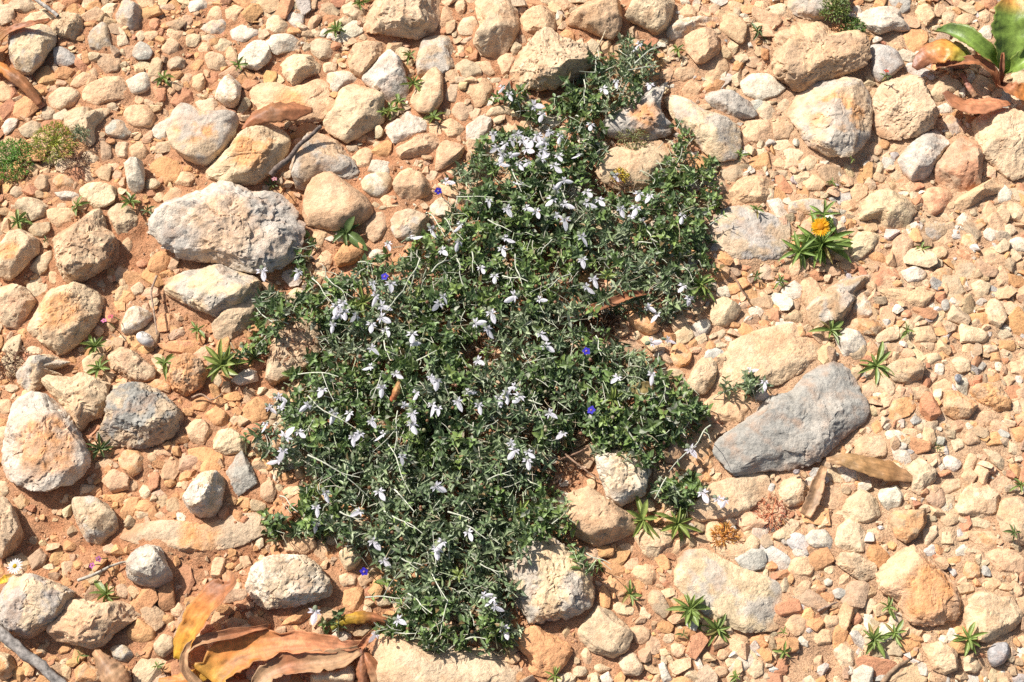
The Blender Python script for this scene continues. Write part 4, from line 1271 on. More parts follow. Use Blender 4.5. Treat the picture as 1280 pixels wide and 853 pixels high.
for (x0, y0, x1, y1) in TWIGS:
    A = Acc(); z0 = mat_h(x0, y0) * .8 + .012; z1 = mat_h(x1, y1) * 1.0 + .018
    a = at(x0, y0, z0); a[2] = max(a[2], min(hf(a[0], a[1]), .06) + .004); b = at(x1, y1, z1); b[2] = max(b[2], min(hf(b[0], b[1]), .06) + .004)
    a = at(x0, y0, a[2]); b = at(x1, y1, b[2]); Ln = np.linalg.norm(b - a)
    q1 = a + (b - a) * .33 + rs.normal(0, .028, 3) * Ln + [0, 0, .03 * Ln]; q2 = a + (b - a) * .66 + rs.normal(0, .03, 3) * Ln + [0, 0, .04 * Ln]
    C2 = bez([a, q1, q2, b], 9)
    c = np.array([.50, .51, .40]) * rs.uniform(.75, 1.08)
    tube(A, C2, rs.uniform(.0008, .0012), .0004, c, 6)
    if Ln > .025:                                # a side shoot
        s0 = C2[rs.integers(3, 6)]; dv = (b - a) * .3 + rs.normal(0, .18, 3) * Ln
        tube(A, bez([s0, s0 + dv * .5 + rs.normal(0, .03, 3) * Ln, s0 + dv], 5), .0006, .0003, c * .95, 5)
    if Ln > .03:                                 # leaf pairs on the twig
        n = int(Ln / .012); pos, dd = [], []
        for m in range(1, n):
            q = C2[int(m / n * 8)]; t = norm(b - a); sd = norm(np.cross(t, [0, 0, 1.]))
            for s in (-1, 1):
                if rs.random() < .6: pos.append(q); dd.append(sd * s + t * .8 + rs.normal(0, .2, 3) + [0, 0, .3])
        if pos:
            k = len(pos); V, F, C = many_blades(np.array(pos), np.array(dd), np.tile([0, 0, 1.], (k, 1)), rs.uniform(.006, .009, k), rs.uniform(.002, .0036, k),
                GREENS[rs.integers(0, 5, k)] * 1.1, blade_template(4, 3, .85, .5, .3), .3)
            A.add(V, F, C)
    link('twig', A.mesh('twig', M_WOOL, True, shrub_c), shrub)

# flowers: one long lip, two pairs of small side lobes, curved stamens, hairy green cup
def flower_mesh(seed):
    r = np.random.default_rng(seed); A = Acc()
    lil = np.array([.82, .80, .86]) * r.uniform(.93, 1.05)
    big = blade_template(7, 5, r.uniform(.95, 1.15), r.uniform(-.5, .1), r.uniform(.15, .5), .16); small = blade_template(4, 3, .9, .2, .4)
    V, F, C = many_blades(np.array([[0, 0, 0.]]), np.array([[1, r.normal(0, .1), .02]]), np.array([[0, r.normal(0, .15), 1.]]), np.array([.0122]), np.array([.0064]), lil[None], big); A.add(V, F, C)
    for sx, L in ((1, .0058), (-1, .0058)):
        for f, l2, up in ((.35, 1.0, .1), (-.35, .85, .5)):
            V, F, C = many_blades(np.array([[.001, sx * .0008, .0004]]), np.array([[f, sx, up]]), np.array([[.2, 0, 1.]]), np.array([L * l2 * r.uniform(.9, 1.15)]), np.array([.0024]), lil[None] * .97, small); A.add(V, F, C)
    for s in (-.0006, .0006):
        tube(A, bez([(0, s, 0), (.001, s, .0035), (.0045, s * 2, .0055)], 5), .0003, .0002, (.62, .58, .60), 3)
    q, Fq = ico(2); A.add(q * [.0030, .0023, .0023] + [-.0026, 0, -.0004], Fq, (.30, .34, .23))
    for a in range(5):
        t = a * 1.257; V, F, C = many_blades(np.array([[-.001, .0015 * math.cos(t), .0015 * math.sin(t)]]), np.array([[.8, .5 * math.cos(t), .5 * math.sin(t)]]), np.array([[-.2, math.cos(t), math.sin(t)]]), np.array([.0032]), np.array([.0014]), np.array([[.36, .40, .28]]), small); A.add(V, F, C)
    return A.mesh('flower', M_PETAL)
FLM = [flower_mesh(300 + k) for k in range(7)]
FLOWERS = [(754,114),(770,105),(813,109),(666,135),(678,145),(738,159),(645,170),(657,190),(678,190),(675,202),(698,198),(725,197),(648,208),(700,173),(682,180),(800,58),
    (621,188),(616,170),(631,183),(623,208),(628,112),(636,120),(628,196),(611,254),(633,263),(556,230),(573,306),(576,284),(538,288),(513,301),(485,308),(552,316),(630,301),(627,314),(601,338),
    (618,348),(373,343),(465,357),(475,386),(475,400),(464,408),(482,416),(420,386),(416,408),(553,373),(549,383),(613,393),(593,408),(608,413),(515,421),(327,341),(488,358),(445,398),
    (652,234),(703,229),(694,242),(691,252),(704,258),(694,273),(706,277),(731,257),(748,253),(733,243),(795,263),(788,276),(802,279),(813,248),(799,245),(775,263),(853,273),(670,267),
    (657,263),(726,298),(728,327),(731,361),(741,351),(644,373),(673,378),(854,361),(862,376),(823,396),(809,386),(768,222),(675,421),(465,462),(513,433),(463,438),(403,491),(386,509),(346,499),
    (350,516),(335,512),(332,534),(356,551),(354,566),(350,579),(373,544),(418,519),(437,520),(480,546),(450,546),(463,529),(440,549),(493,471),(521,494),(541,509),(546,478),(538,474),(571,504),
    (583,494),(598,509),(623,501),(633,494),(503,510),(515,520),(502,574),(406,619),(473,618),(543,611),(637,556),(395,637),(548,514),(596,454),(477,486),(514,534),(681,435),(813,432),(815,470),
    (685,520),(704,546),(644,566),(659,569),(659,579),(650,499),(644,487),(773,475),(833,428),(878,619),(896,627),(907,629),(936,467),(956,481),(862,564),(395,658),(465,679),(478,704),(546,690),
    (585,669),(393,768),(496,779),(470,797),(630,789),(616,752),(603,749),(616,762),(553,682),(450,644),(640,178),(652,178),(664,178),(692,210),(660,206),(637,198),(672,172),(688,168),(428,380),(426,396),(470,372),(430,392)]
for k, (px, py) in enumerate(FLOWERS):
    z = mat_h(px, py) * 1.02 + .014
    p = at(px, py, z); p[2] = max(z, min(hf(p[0], p[1]), .06) + .008); p = at(px, py, p[2])
    o = link('flower', FLM[k % 7], shrub, p - shrub_c + np.array([0, .004, 0]))
    o.rotation_euler = (rs.normal(0, .3), rs.uniform(-.5, .12), -1.45 + rs.normal(0, .8))
    s = rs.uniform(1.05, 1.45); o.scale = (s, s * rs.uniform(.7, 1.05), s)

# ------------------------------------------------------------------ seedlings: rosettes of leaves
def leaf_mesh(seed, col, slim, curl):
    r = np.random.default_rng(seed); T = blade_template(9, 5, r.uniform(1.15, 1.5), .35, curl, .28)
    V, F, C = many_blades(np.zeros((1, 3)), np.array([[1., r.normal(0, .08), 0]]), np.array([[0, 0, 1.]]), np.array([1.0]), np.array([slim]), np.array([col]) * r.uniform(.9, 1.1), T)
    C = C * (0.85 + .3 * (1 - np.abs(T[0][:, 1:2]) * 4)); A = Acc(); A.add(V, F, np.clip(C, .01, .6))
    return A.mesh('leaf', M_LEAF)
LEAFSETS = {}
def leafset(kind):
    if kind not in LEAFSETS:
        col, slim, curl = dict(n=((.235, .315, .085), .29, .4), d=((.145, .200, .070), .27, .35), y=((.255, .315, .080), .30, .45), b=((.195, .290, .070), .24, .8), w=((.13, .19, .06), .40, .5))[kind]
        LEAFSETS[kind] = [leaf_mesh(900 + 17 * j + ord(kind), col, slim * (0.8 + .12 * j), curl * (.3 + .4 * j)) for j in range(5)]
        V0 = leaf_mesh(77, (.36, .30, .10), slim, curl); LEAFSETS[kind].append(V0)      # a yellowed leaf
    return LEAFSETS[kind]
def rosette(px, py, r, n, kind, label, name='seedling', cat='seedling', group='seedlings among the stones', lean=(0, 0), zadd=0.0, elev=(.12, .85)):
    p = at(px, py, .01); z = min(hf(p[0], p[1]), .03) + .003 + zadd; p = at(px, py, z)
    root = thing(name, label, cat, p, group); root.rotation_euler = (rs.normal(0, .16), rs.normal(0, .16), 0); ms = leafset(kind); a0 = rs.uniform(0, 6.28)
    n = int(n * 1.35)
    for i in range(n):
        o = link('leaf', ms[rs.integers(5) if rs.random() > .06 else 5], root)
        q = i / n; a = a0 + i * 2.399; el = elev[0] + (elev[1] - elev[0]) * q + rs.normal(0, .1)
        L = r * .001 * (1.12 - .5 * q) * rs.uniform(.62, 1.2)
        o.rotation_euler = (rs.normal(0, .25), -el, a + rs.normal(0, .15)); o.scale = (L, L * rs.uniform(.65, 1.25), L * rs.uniform(.6, 1.5))
        o.location = (0, 0, .002 * q)
    return root
SEED = [(98,258,17,8,'n','leafy seedling lying against a whitish chip near the notched stone'),(163,253,18,8,'n','seedling between a cream stone and the pitted grey boulder'),(184,264,12,6,'d','small dark seedling beside bare soil and the pitted grey boulder'),
    (22,278,19,9,'n','seedling beside a cream stone near the orange cream stone'),(58,301,8,5,'d','tiny seedling between the orange cream stone and the notched stone'),(247,413,15,8,'n','narrow seedling below the broad cream and grey stone'),
    (206,98,17,8,'n','seedling beside a whitish rounded stone on red soil'),(298,83,16,7,'n','seedling at the foot of a whitish stone behind the grooved stone'),(421,39,20,9,'n','bushy seedling beside the wide tan block'),(449,3,14,7,'n','seedling tucked behind the wide tan block'),
    (512,70,15,7,'n','seedling under the undercut edge of the wide tan block'),(517,105,18,8,'y','yellow-green seedling beside the white angular stone'),(487,140,18,9,'y','bright rosette at the edge of the big cream rough stone'),(498,128,14,6,'n','dull seedling just behind the bright rosette by the cream rough stone'),
    (542,148,17,8,'n','seedling growing over a white flat stone'),(846,63,14,8,'y','yellowish weed beside the narrow shrub tip and a peach stone'),(926,193,11,6,'n','seedling at the end of the long pink-grey stone'),(946,263,14,8,'n','seedling on the edge of the flat greyish slab'),
    (945,346,11,6,'d','small seedling among pebbles below the flat greyish slab'),(874,356,25,11,'n','lush rosette growing out of the shrub border'),(453,378,22,10,'y','light green rosette inside the shrub near a flower cluster'),(520,376,15,7,'y','yellow-green rosette inside the shrub'),
    (678,414,15,6,'y','light green weed with broad leaves inside the shrub'),(1152,313,15,7,'n','dark seedling beside a pointed peach stone in gravel'),(975,353,12,9,'n','spiky little seedling beside a small white stone'),(1133,414,11,8,'n','low seedling on gravel between flat peach stones'),
    (1038,414,22,9,'n','rosette at the foot of the long pinkish grey stone'),(1040,228,8,5,'n','tiny seedling in gravel behind the yellow flower'),(118,434,20,9,'n','leafy seedling below the peach ridged stone'),(125,461,18,8,'n','seedling beside a pale rounded stone near the pitted tan stone'),
    (207,455,20,8,'n','star-shaped seedling between two baked-clay stones'),(278,456,28,12,'y','tall bright seedling at the shrub edge beside the smooth cream stone'),(318,448,16,7,'d','dark seedling under the shrub edge'),
    (1095,458,29,8,'n','star-shaped seedling beside the dark grey boulder'),(1172,561,8,6,'d','tiny dark seedling among peach gravel'),(1276,607,13,6,'n','small pointed seedling beside cream gravel and a tan slab'),(133,744,20,8,'n','seedling with tiny pink flowers behind the rough peach stone'),
    (197,833,9,6,'n','tiny seedling on red soil near the withered orange leaves'),(573,719,12,7,'y','yellow-green weed inside the shrub foot'),(787,743,18,7,'n','seedling wedged between an orange and a tan stone'),(863,762,29,13,'n','large rosette at the corner of the wide cream slab'),
    (896,787,24,9,'n','rosette on soil just below the wide cream slab'),(693,845,15,6,'y','yellowish seedling under the bright orange lobed stone'),(920,847,11,6,'n','seedling on fine soil below the wide cream slab'),(854,794,8,5,'d','tiny seedling beside the large rosette of the wide slab'),
    (803,650,30,8,'y','pale green rosette with broad pointed leaves below the white lumpy stone'),(846,655,30,9,'y','pale green rosette with long leaves beside a cream gritty stone'),(862,622,18,7,'y','small pale shoot behind the pale green rosettes'),(1092,799,25,9,'n','larger of the paired green rosettes on gravel'),
    (1118,792,18,8,'n','smaller of the paired green rosettes on gravel'),(1110,759,13,6,'n','seedling touching the orange-stained stone'),(1211,799,23,9,'n','seedling beside the kite-shaped peach stone'),(979,791,8,5,'n','tiny seedling near the end of the wide cream slab'),
    (980,815,13,6,'n','small seedling on fine soil beside a white chip'),(1267,667,12,6,'d','dark seedling beside a tan slab in cream gravel'),(1065,200,7,5,'n','tiny seedling under the squarish lichened stone'),(125,562,19,11,'d','bushy weed between the orange-faced stone and the speckled stone'),
    (433,291,30,7,'w','leafy weed with long curved leaves below the pointed peach stone'),(380,345,14,6,'n','weed sprouting beside the pitted grey boulder and the shrub'),(946,40,16,9,'d','reddish-stemmed weed in red soil'),(100,819,9,3,'n','three-leaved seedling under the rough peach stone'),(480,140,10,5,'y','small light seedling against the big cream rough stone'),
    (765,500,20,7,'y','yellowing weed among the shrub near a blue flower'),(650,640,16,6,'y','weed with yellow-green leaves near the pale knobbly stone'),(760,345,16,7,'y','pale weed in the middle of the shrub'),(585,330,14,6,'n','plain green weed inside the shrub near scattered white flowers')]
for (px, py, r, n, kd, lb) in SEED:
    inmat = bool(inside(MAT, px, py))
    rosette(px, py, r, n, kd, lb, zadd=mat_h(px, py) * .75 if inmat else 0)

# the plant with the yellow flower
yp = rosette(1027, 306, 44, 24, 'b', 'bushy plant of curved green leaves with one yellow flower', 'yellow_flower_plant', 'plant', None, elev=(.12, 1.0))
for (dx, dy, r, n) in ((-.030, -.012, 30, 11), (.006, .038, 24, 9)):          # side shoots
    ms = leafset('b'); a0 = rs.uniform(0, 6)
    for i in range(n):
        o = link('leaf', ms[rs.integers(5)], yp); q = i / n; L = r * .001 * (1.1 - .4 * q)
        o.location = (dx, dy, .004 + .012 * q); o.rotation_euler = (rs.normal(0, .2), -(.15 + .9 * q), a0 + i * 2.399); o.scale = (L, L, L)
A = Acc(); tube(A, bez([(0, 0, .01), (-.002, .002, .03), (-.002, .006, .046)], 6), .0016, .0014, (.14, .2, .06), 6)
link('flower_stalk', A.mesh('flower_stalk', M_LEAF), yp)
A = Acc(); n = 26; th = np.arange(n) * 2 * math.pi / n
V, F, C = many_blades(np.zeros((n, 3)), np.stack([np.cos(th), np.sin(th), .12 + rs.normal(0, .12, n)], 1), np.tile([0, 0, 1.], (n, 1)), rs.uniform(.0118, .0145, n), np.full(n, .0040), np.tile([.78, .43, .02], (n, 1)) * rs.uniform(.9, 1.1, (n, 1)), blade_template(5, 3, 1.3, .2, .2))
A.add(V, F, C); fl = link('flower', A.mesh('flower', M_PETAL), yp, (-.002, .006, .047)); fl.rotation_euler = (.15, 0, 0)
q, Fq = ico(3); A = Acc(); A.add(q * [.0052, .0052, .0028] + q * (fbm(q * 9, 2)[:, None] - .5) * .0012, Fq, (.70, .30, .015)); link('flower_disc', A.mesh('flower_disc', M_PETAL), fl, (0, 0, .001))

# ------------------------------------------------------------------ broad and withered leaves
def strip(pts, wid, cols, fold=.3, roll=0.0, wave=.08, seed=0, off=(0, 0, 0), mat_green=False):
    """leaf along pixel points (px, py, height mm); wid in mm per point; cols per point"""
    r = np.random.default_rng(seed); P3 = []
    for (px, py, zz) in pts:
        p = at(px, py, zz * .001); P3.append(p)
    n = 34; nc = 15; P = bez(P3, n); k = len(pts); s = np.linspace(0, k - 1, n)
    w = np.interp(s, np.arange(k), wid) * .001; C = np.stack([np.interp(s, np.arange(k), [c[m] for c in cols]) for m in range(3)], 1)
    t = norm(np.gradient(P, axis=0)); sd = norm(np.cross(t, np.array([0, 0, 1.]))); up = np.cross(sd, t)
    ro = roll if np.ndim(roll) == 0 else np.interp(s, np.arange(k), roll)
    ro = np.broadcast_to(ro, (n,))[:, None]
    sd, up = sd * np.cos(ro) + up * np.sin(ro), up * np.cos(ro) - sd * np.sin(ro)
    c = np.linspace(-1, 1, nc)
    q = np.stack([np.repeat(np.arange(n), nc) * .35, np.tile(c * 1.6, n), np.full(n * nc, seed * 3.1)], 1)
    nz = (fbm(q, 3) - .5).reshape(n, nc)
    jag = 1 + (fbm(q * [2.2, 0, 1] + 7, 3).reshape(n, nc) - .5) * .5 * (np.abs(c) ** 2)
    jag = jag - (np.abs(c) > .85) * np.clip(vnoise(q * [1.3, 0, 1] + 31).reshape(n, nc) - .72, 0, 1) * 1.6
    V = P[:, None, :] + sd[:, None, :] * (w[:, None] * .5 * c * jag)[..., None] + up[:, None, :] * (w[:, None] * (.5 * fold * np.abs(c) ** 1.5 + wave * 2.2 * nz))[..., None]
    CC = np.repeat(C[:, None, :], nc, 1) * (1 + nz * .9)[..., None] * (1 - .16 * (np.arange(nc) % 2))[None, :, None]
    CC[:, nc // 2] *= 1.18                                          # midrib
    spot = np.clip((fbm(q * [1.5, 2.5, 1] + 55, 3).reshape(n, nc) - .60) * 9, 0, 1)[..., None] * .35
    CC = CC * (1 - spot) + np.array([.16, .075, .04]) * spot * (0 if mat_green else 1) + CC * spot * (1 if mat_green else 0)
    rim = (np.abs(c) > .95)[None, :, None] * .2; CC = CC * (1 - rim) + np.array([.30, .16, .08]) * rim
    i = np.arange(n * nc).reshape(n, nc)
    F = np.stack([i[:-1, :-1].ravel(), i[1:, :-1].ravel(), i[1:, 1:].ravel(), i[:-1, 1:].ravel()], 1)
    return V.reshape(-1, 3) - np.asarray(off), F, np.clip(CC.reshape(-1, 3), .01, .8)
def leaf_part(root, name, mat, pts, wid, cols, label=None, **kw):
    off = np.array(root.location) if root is not None else at(*pts[len(pts) // 2][:2], 0)
    V, F, C = strip(pts, wid, cols, off=off, mat_green=(mat is M_LEAF), **kw); A = Acc(); A.add(V, F, C)
    me = A.mesh(name, mat)
    o = link(name, me, root) if root is not None else link(name, me, None, off)
    if label: o['label'] = label
    sm = o.modifiers.new('thickness', 'SOLIDIFY'); sm.thickness = .0004
    return o
GN, GD, YL, ORG, BR, BD, TA, PK = (.235, .345, .065), (.14, .225, .05), (.76, .48, .05), (.76, .32, .085), (.50, .215, .10), (.28, .12, .07), (.60, .37, .20), (.72, .33, .17)
b = at(1255, 95, 0); b[2] = gz(b[0], b[1])
sq = thing('broad_leaved_plant', 'plant with broad upright green leaves and withered brown outer leaves', 'plant', b)
leaf_part(sq, 'leaf', M_LEAF, [(1254, 92, 18), (1259, 70, 45), (1263, 40, 66), (1264, 20, 76), (1266, -2, 80)], [14, 34, 56, 54, 28], [(.22, .33, .07), GN, GN, GN, ORG], 'broad upright green leaf with a browned tip', fold=.35, seed=1, wave=.04)
leaf_part(sq, 'leaf', M_LEAF, [(1256, 93, 18), (1272, 82, 40), (1292, 66, 52), (1318, 50, 55)], [12, 24, 30, 18], [GN, GN, GN, GN], fold=.6, seed=2, wave=.04)
leaf_part(sq, 'leaf', M_LEAF, [(1252, 90, 16), (1232, 71, 40), (1207, 52, 46), (1186, 42, 38), (1170, 40, 24)], [12, 26, 32, 24, 8], [GN, GN, GN, GD, GD], fold=.9, seed=3, wave=.04)
leaf_part(sq, 'leaf', M_LEAF, [(1212, 72, 40), (1196, 62, 44), (1177, 61, 40), (1158, 69, 30), (1143, 86, 18)], [20, 36, 42, 34, 10], [GN, (.55, .38, .06), ORG, BR, BD], 'yellowing leaf turning brown at the tip', fold=-.3, seed=4)
leaf_part(sq, 'leaf', M_DRY, [(1247, 108, 20), (1240, 90, 36), (1224, 78, 42), (1203, 78, 38), (1170, 84, 24)], [9, 15, 18, 15, 7], [BR, BR, BR, BR, BD], fold=.5, seed=5)
leaf_part(sq, 'leaf', M_DRY, [(1262, 128, 22), (1246, 127, 30), (1222, 130, 34), (1200, 126, 32), (1183, 114, 28)], [12, 28, 40, 36, 18], [BR, PK, PK, BR, BD], fold=-.25, seed=6, roll=-.4)
leaf_part(sq, 'leaf', M_DRY, [(1248, 105, 16), (1262, 113, 30), (1280, 120, 30), (1306, 128, 24)], [10, 24, 32, 24], [BD, BR, ORG, BR], fold=.5, seed=7)
leaf_part(sq, 'leaf', M_DRY, [(1248, 108, 14), (1251, 90, 40), (1253, 66, 58)], [9, 9, 5], [BR, BD, BR], fold=.9, seed=8)
leaf_part(sq, 'stalk', M_DRY, [(1203, 92, 14), (1211, 106, 16), (1220, 120, 12)], [7, 9, 8], [(.46, .20, .13), (.5, .22, .15), TA], fold=-.6, seed=9)

b = at(452, 812, 0); b[2] = gz(b[0], b[1])
wp = thing('withered_plant', 'withered plant with long fallen orange and tan leaves', 'plant', b)
leaf_part(wp, 'leaf', M_DRY, [(453, 806, 16), (432, 808, 22), (405, 806, 24), (364, 804, 24), (315, 811, 22), (284, 824, 20), (262, 850, 16)], [8, 14, 22, 30, 40, 50, 46], [BR, PK, (.76, .33, .15), (.76, .33, .15), ORG, ORG, (.80, .44, .09)], 'long orange leaf fading to yellow', fold=.3, seed=11)
leaf_part(wp, 'leaf', M_DRY, [(250, 858, 16), (232, 838, 24), (233, 815, 30), (250, 802, 32), (285, 794, 33), (334, 784, 28)], [10, 10, 9, 12, 13, 6], [TA, TA, TA, TA, BR, BR], fold=.6, seed=12)
leaf_part(wp, 'leaf', M_DRY, [(226, 826, 14), (236, 797, 24), (254, 768, 36), (274, 744, 46), (288, 728, 50), (282, 716, 44)], [20, 34, 42, 38, 24, 8], [YL, (.78, .38, .07), ORG, BR, BR, TA], 'upright orange leaf with a curled brown tip', fold=.4, roll=.45, seed=13)
leaf_part(wp, 'leaf', M_DRY, [(450, 813, 18), (425, 824, 22), (395, 828, 22), (362, 831, 20), (336, 842, 18), (312, 866, 14)], [12, 24, 28, 28, 24, 16], [TA, TA, TA, BR, TA, TA], fold=.4, seed=14)
leaf_part(wp, 'leaf', M_DRY, [(454, 815, 18), (464, 832, 20), (475, 850, 14), (492, 872, 10)], [10, 18, 20, 14], [BR, BR, TA, BR], fold=-.7, seed=15)
leaf_part(wp, 'leaf', M_DRY, [(452, 812, 20), (452, 835, 20), (455, 866, 14)], [12, 16, 14], [BD, BR, BD], fold=-.8, seed=16)
leaf_part(wp, 'leaf', M_DRY, [(450, 812, 16), (459, 800, 22), (468, 788, 18)], [9, 9, 4], [BR, BR, TA], fold=.8, seed=17)
leaf_part(wp, 'leaf', M_DRY, [(262, 838, 12), (232, 850, 16), (198, 852, 12)], [16, 20, 8], [YL, ORG, ORG], fold=-.3, seed=18)

def fallen(label, pts, wid, cols, **kw):
    o = leaf_part(None, 'fallen_leaf', M_DRY, pts, wid, cols, **kw); tag(o, label, 'leaf', 'fallen leaves')
fallen('yellow fallen leaf with a green tip beside the withered plant', [(414, 786, 14), (430, 775, 18), (450, 771, 18), (466, 771, 14), (484, 776, 10)], [5, 12, 15, 13, 6], [(.28, .3, .05), (.55, .36, .04), (.56, .3, .05), BR, BR], fold=-.6, seed=21)
fallen('brown curled leaf wrapped behind a smooth cream stone', [(-24, 68, 10), (0, 51, 20), (18, 38, 30), (42, 31, 34), (63, 25, 26)], [22, 20, 16, 13, 6], [BR, (.34, .17, .05), BR, BR, BR], fold=.5, seed=22, roll=.3)
fallen('orange-brown leaf bent down in front of a smooth cream stone', [(-22, 74, 10), (0, 83, 24), (18, 94, 26), (34, 109, 20), (50, 131, 10)], [16, 18, 18, 16, 8], [ORG, ORG, (.46, .21, .09), (.42, .19, .08), BR], fold=-.5, seed=23)
fallen('brown shell-like leaf lying on a low peach slab', [(303, 162, 22), (318, 147, 30), (340, 138, 36), (366, 136, 34), (391, 137, 26)], [5, 20, 32, 32, 8], [BR, BR, (.38, .185, .085), BR, BR], fold=-.45, seed=24)
fallen('narrow twisted brown leaf across the shrub', [(706, 400, 22), (738, 388, 34), (764, 380, 38), (788, 370, 40), (815, 366, 34)], [9, 12, 13, 12, 4], [BR, BR, (.33, .15, .075), BR, BD], fold=.7, seed=25)
fallen('tan dry leaf beside the dark grey boulder', [(1033, 575, 16), (1058, 575, 22), (1085, 582, 24), (1115, 590, 22), (1146, 600, 14)], [6, 18, 26, 26, 5], [TA, (.50, .31, .14), (.48, .28, .12), (.44, .24, .10), TA], fold=-.12, wave=.16, seed=26)
fallen('faded tan leaf lying on gravel under the dark grey boulder', [(1030, 583, 14), (1022, 606, 16), (1016, 625, 14), (1006, 645, 10)], [8, 16, 18, 14], [TA, TA, (.45, .29, .17), TA], fold=.4, seed=27)
fallen('tan curled leaf below the rough peach stone', [(118, 812, 12), (130, 830, 24), (142, 846, 28), (158, 872, 20)], [8, 26, 34, 26], [TA, (.40, .24, .14), TA, BR], fold=-.5, seed=28)
fallen('small wilted yellow-brown leaf in the shrub', [(783, 495, 34), (797, 490, 40), (812, 488, 40), (824, 494, 34)], [6, 20, 22, 4], [(.3, .25, .08), (.33, .26, .09), (.3, .22, .09), TA], fold=.3, seed=29)
fallen('wilted pale leaf flat beside the white lumpy stone', [(826, 555, 24), (838, 563, 26), (850, 572, 22)], [6, 22, 8], [TA, (.46, .32, .2), TA], fold=.3, seed=30)
fallen('small orange curled leaf standing in the shrub', [(500, 476, 50), (495, 488, 54), (489, 502, 46)], [6, 10, 7], [(.6, .36, .16), (.56, .30, .12), (.6, .16, .07)], fold=-.8, seed=31)
fallen('yellow scrap of leaf behind the veined grey stone', [(0, 728, 12), (8, 724, 16), (18, 718, 14)], [6, 10, 5], [YL, YL, TA], fold=.4, seed=32)

# ------------------------------------------------------------------ sticks and roots
def stick(label, pts, r0, r1, col, name='stick', n=22, k=8):
    P = bez([at(px, py, z * .001) for px, py, z in pts], n); off = P[n // 2].copy()
    P += (np.stack([fbm(P * 60 + 3 * j, 2) for j in range(3)], 1) - .5) * r0 * 1.2
    A = Acc(); tube(A, P, r0, r1, col, k)
    V = A.V[0]; A.V[0] = V + (fbm(V * [300, 300, 300], 2)[:, None] - .5) * r0 * .35
    A.C[0] = A.C[0] * (.75 + .5 * fbm(V * 400, 2))[:, None]
    o = link(name, A.mesh(name, M_WOOD, True, off), None, off); tag(o, label, 'stick' if name == 'stick' else 'twig', 'sticks and twigs')
stick('thick weathered grey stick beside the veined grey stone', [(-14, 778, 22), (12, 800, 24), (40, 824, 22), (84, 862, 18)], .0068, .0058, (.25, .225, .20), k=10)
stick('dark stick lying in the cleft beside the grooved stone', [(338, 218, 14), (352, 206, 26), (372, 184, 34), (402, 158, 30)], .0045, .0028, (.15, .115, .095))
stick('grey straight stick end behind a curled brown leaf', [(38, -6, 18), (54, 6, 22), (72, 20, 20)], .0034, .0024, (.34, .31, .27))
stick('thin grey twig lying across soil behind a seedling', [(98, 726, 10), (122, 717, 14), (145, 706, 13), (166, 700, 8)], .0022, .0012, (.36, .32, .26), 'twig')
stick('forked brown twig on fine soil', [(1100, 858, 6), (1112, 842, 12), (1124, 833, 14), (1136, 824, 12)], .0034, .0018, (.24, .16, .10), 'twig')
stick('slender upright root beside the broken snail shell', [(196, 345, 8), (189, 366, 12), (192, 390, 13), (196, 418, 9)], .0016, .0011, (.34, .24, .17), 'twig')
stick('tiny dry twig on gravel by a grey pebble', [(1022, 764, 10), (1034, 758, 14), (1046, 753, 11)], .0015, .0009, (.28, .2, .15), 'twig')
stick('thin wiry root among pebbles below the flat greyish slab', [(914, 340, 14), (922, 352, 18), (928, 364, 17), (938, 376, 13)], .0013, .0009, (.26, .16, .10), 'twig')
stick('curved dry stalk on soil beside the baked-clay stone', [(240, 497, 8), (252, 493, 12), (264, 500, 11), (276, 494, 8)], .0014, .0008, (.33, .22, .15), 'twig')
stick('dry stalk lying on litter beside the white lumpy stone', [(697, 560, 16), (715, 575, 22), (735, 590, 18), (748, 600, 14)], .0014, .0009, (.32, .2, .13), 'twig')
stick('thin dry stalk across litter near the white lumpy stone', [(700, 575, 16), (722, 566, 22), (742, 556, 18)], .0013, .0009, (.28, .17, .11), 'twig')
stick('bare dry stalk arching over the peach block edge', [(745, 62, 20), (752, 50, 26), (757, 38, 24)], .0011, .0007, (.4, .33, .22), 'twig')

# ------------------------------------------------------------------ small flowers, snails, tufts
def small_flower(label, px, py, z, r, n, col, disc, name, cat, group=None, slim=.5, stem=True, tilt=(.3, 0)):
    p = at(px, py, z); g = min(hf(p[0], p[1]), z - .004)
    root = thing(name, label, cat, (p[0], p[1], g), group); top = np.array([0, 0, z - g])
    if stem:
        A = Acc(); tube(A, bez([(.004, .008, 0), (.003, .004, (z - g) * .6), top], 6), .0008, .0006, (.2, .24, .1), 5); link('stalk', A.mesh('stalk', M_LEAF), root)
    A = Acc(); th = np.arange(n) * 2 * math.pi / n
    V, F, C = many_blades(np.zeros((n, 3)), np.stack([np.cos(th), np.sin(th), np.full(n, .15)], 1), np.tile([0, 0, 1.], (n, 1)), np.full(n, r) * rs.uniform(.9, 1.1, n), np.full(n, r * slim), np.tile(col, (n, 1)) * rs.uniform(.9, 1.1, (n, 1)), blade_template(5, 3, 1.3, .2, .25))
    A.add(V, F, C); h = link('petals', A.mesh('petals', M_PETAL), root, top); h.rotation_euler = (tilt[0], tilt[1], rs.uniform(0, 6))
    q, Fq = ico(2); A = Acc(); A.add(q * [r * .28, r * .28, r * .2], Fq, disc); link('flower_centre', A.mesh('flower_centre', M_PETAL), h, (0, 0, r * .06))
small_flower('small white daisy with yellow centre beside the veined grey stone', 19, 708, .034, .0105, 16, (.78, .77, .76), (.6, .42, .03), 'daisy', 'flower', None, .3)
BL = (.055, .040, .52)
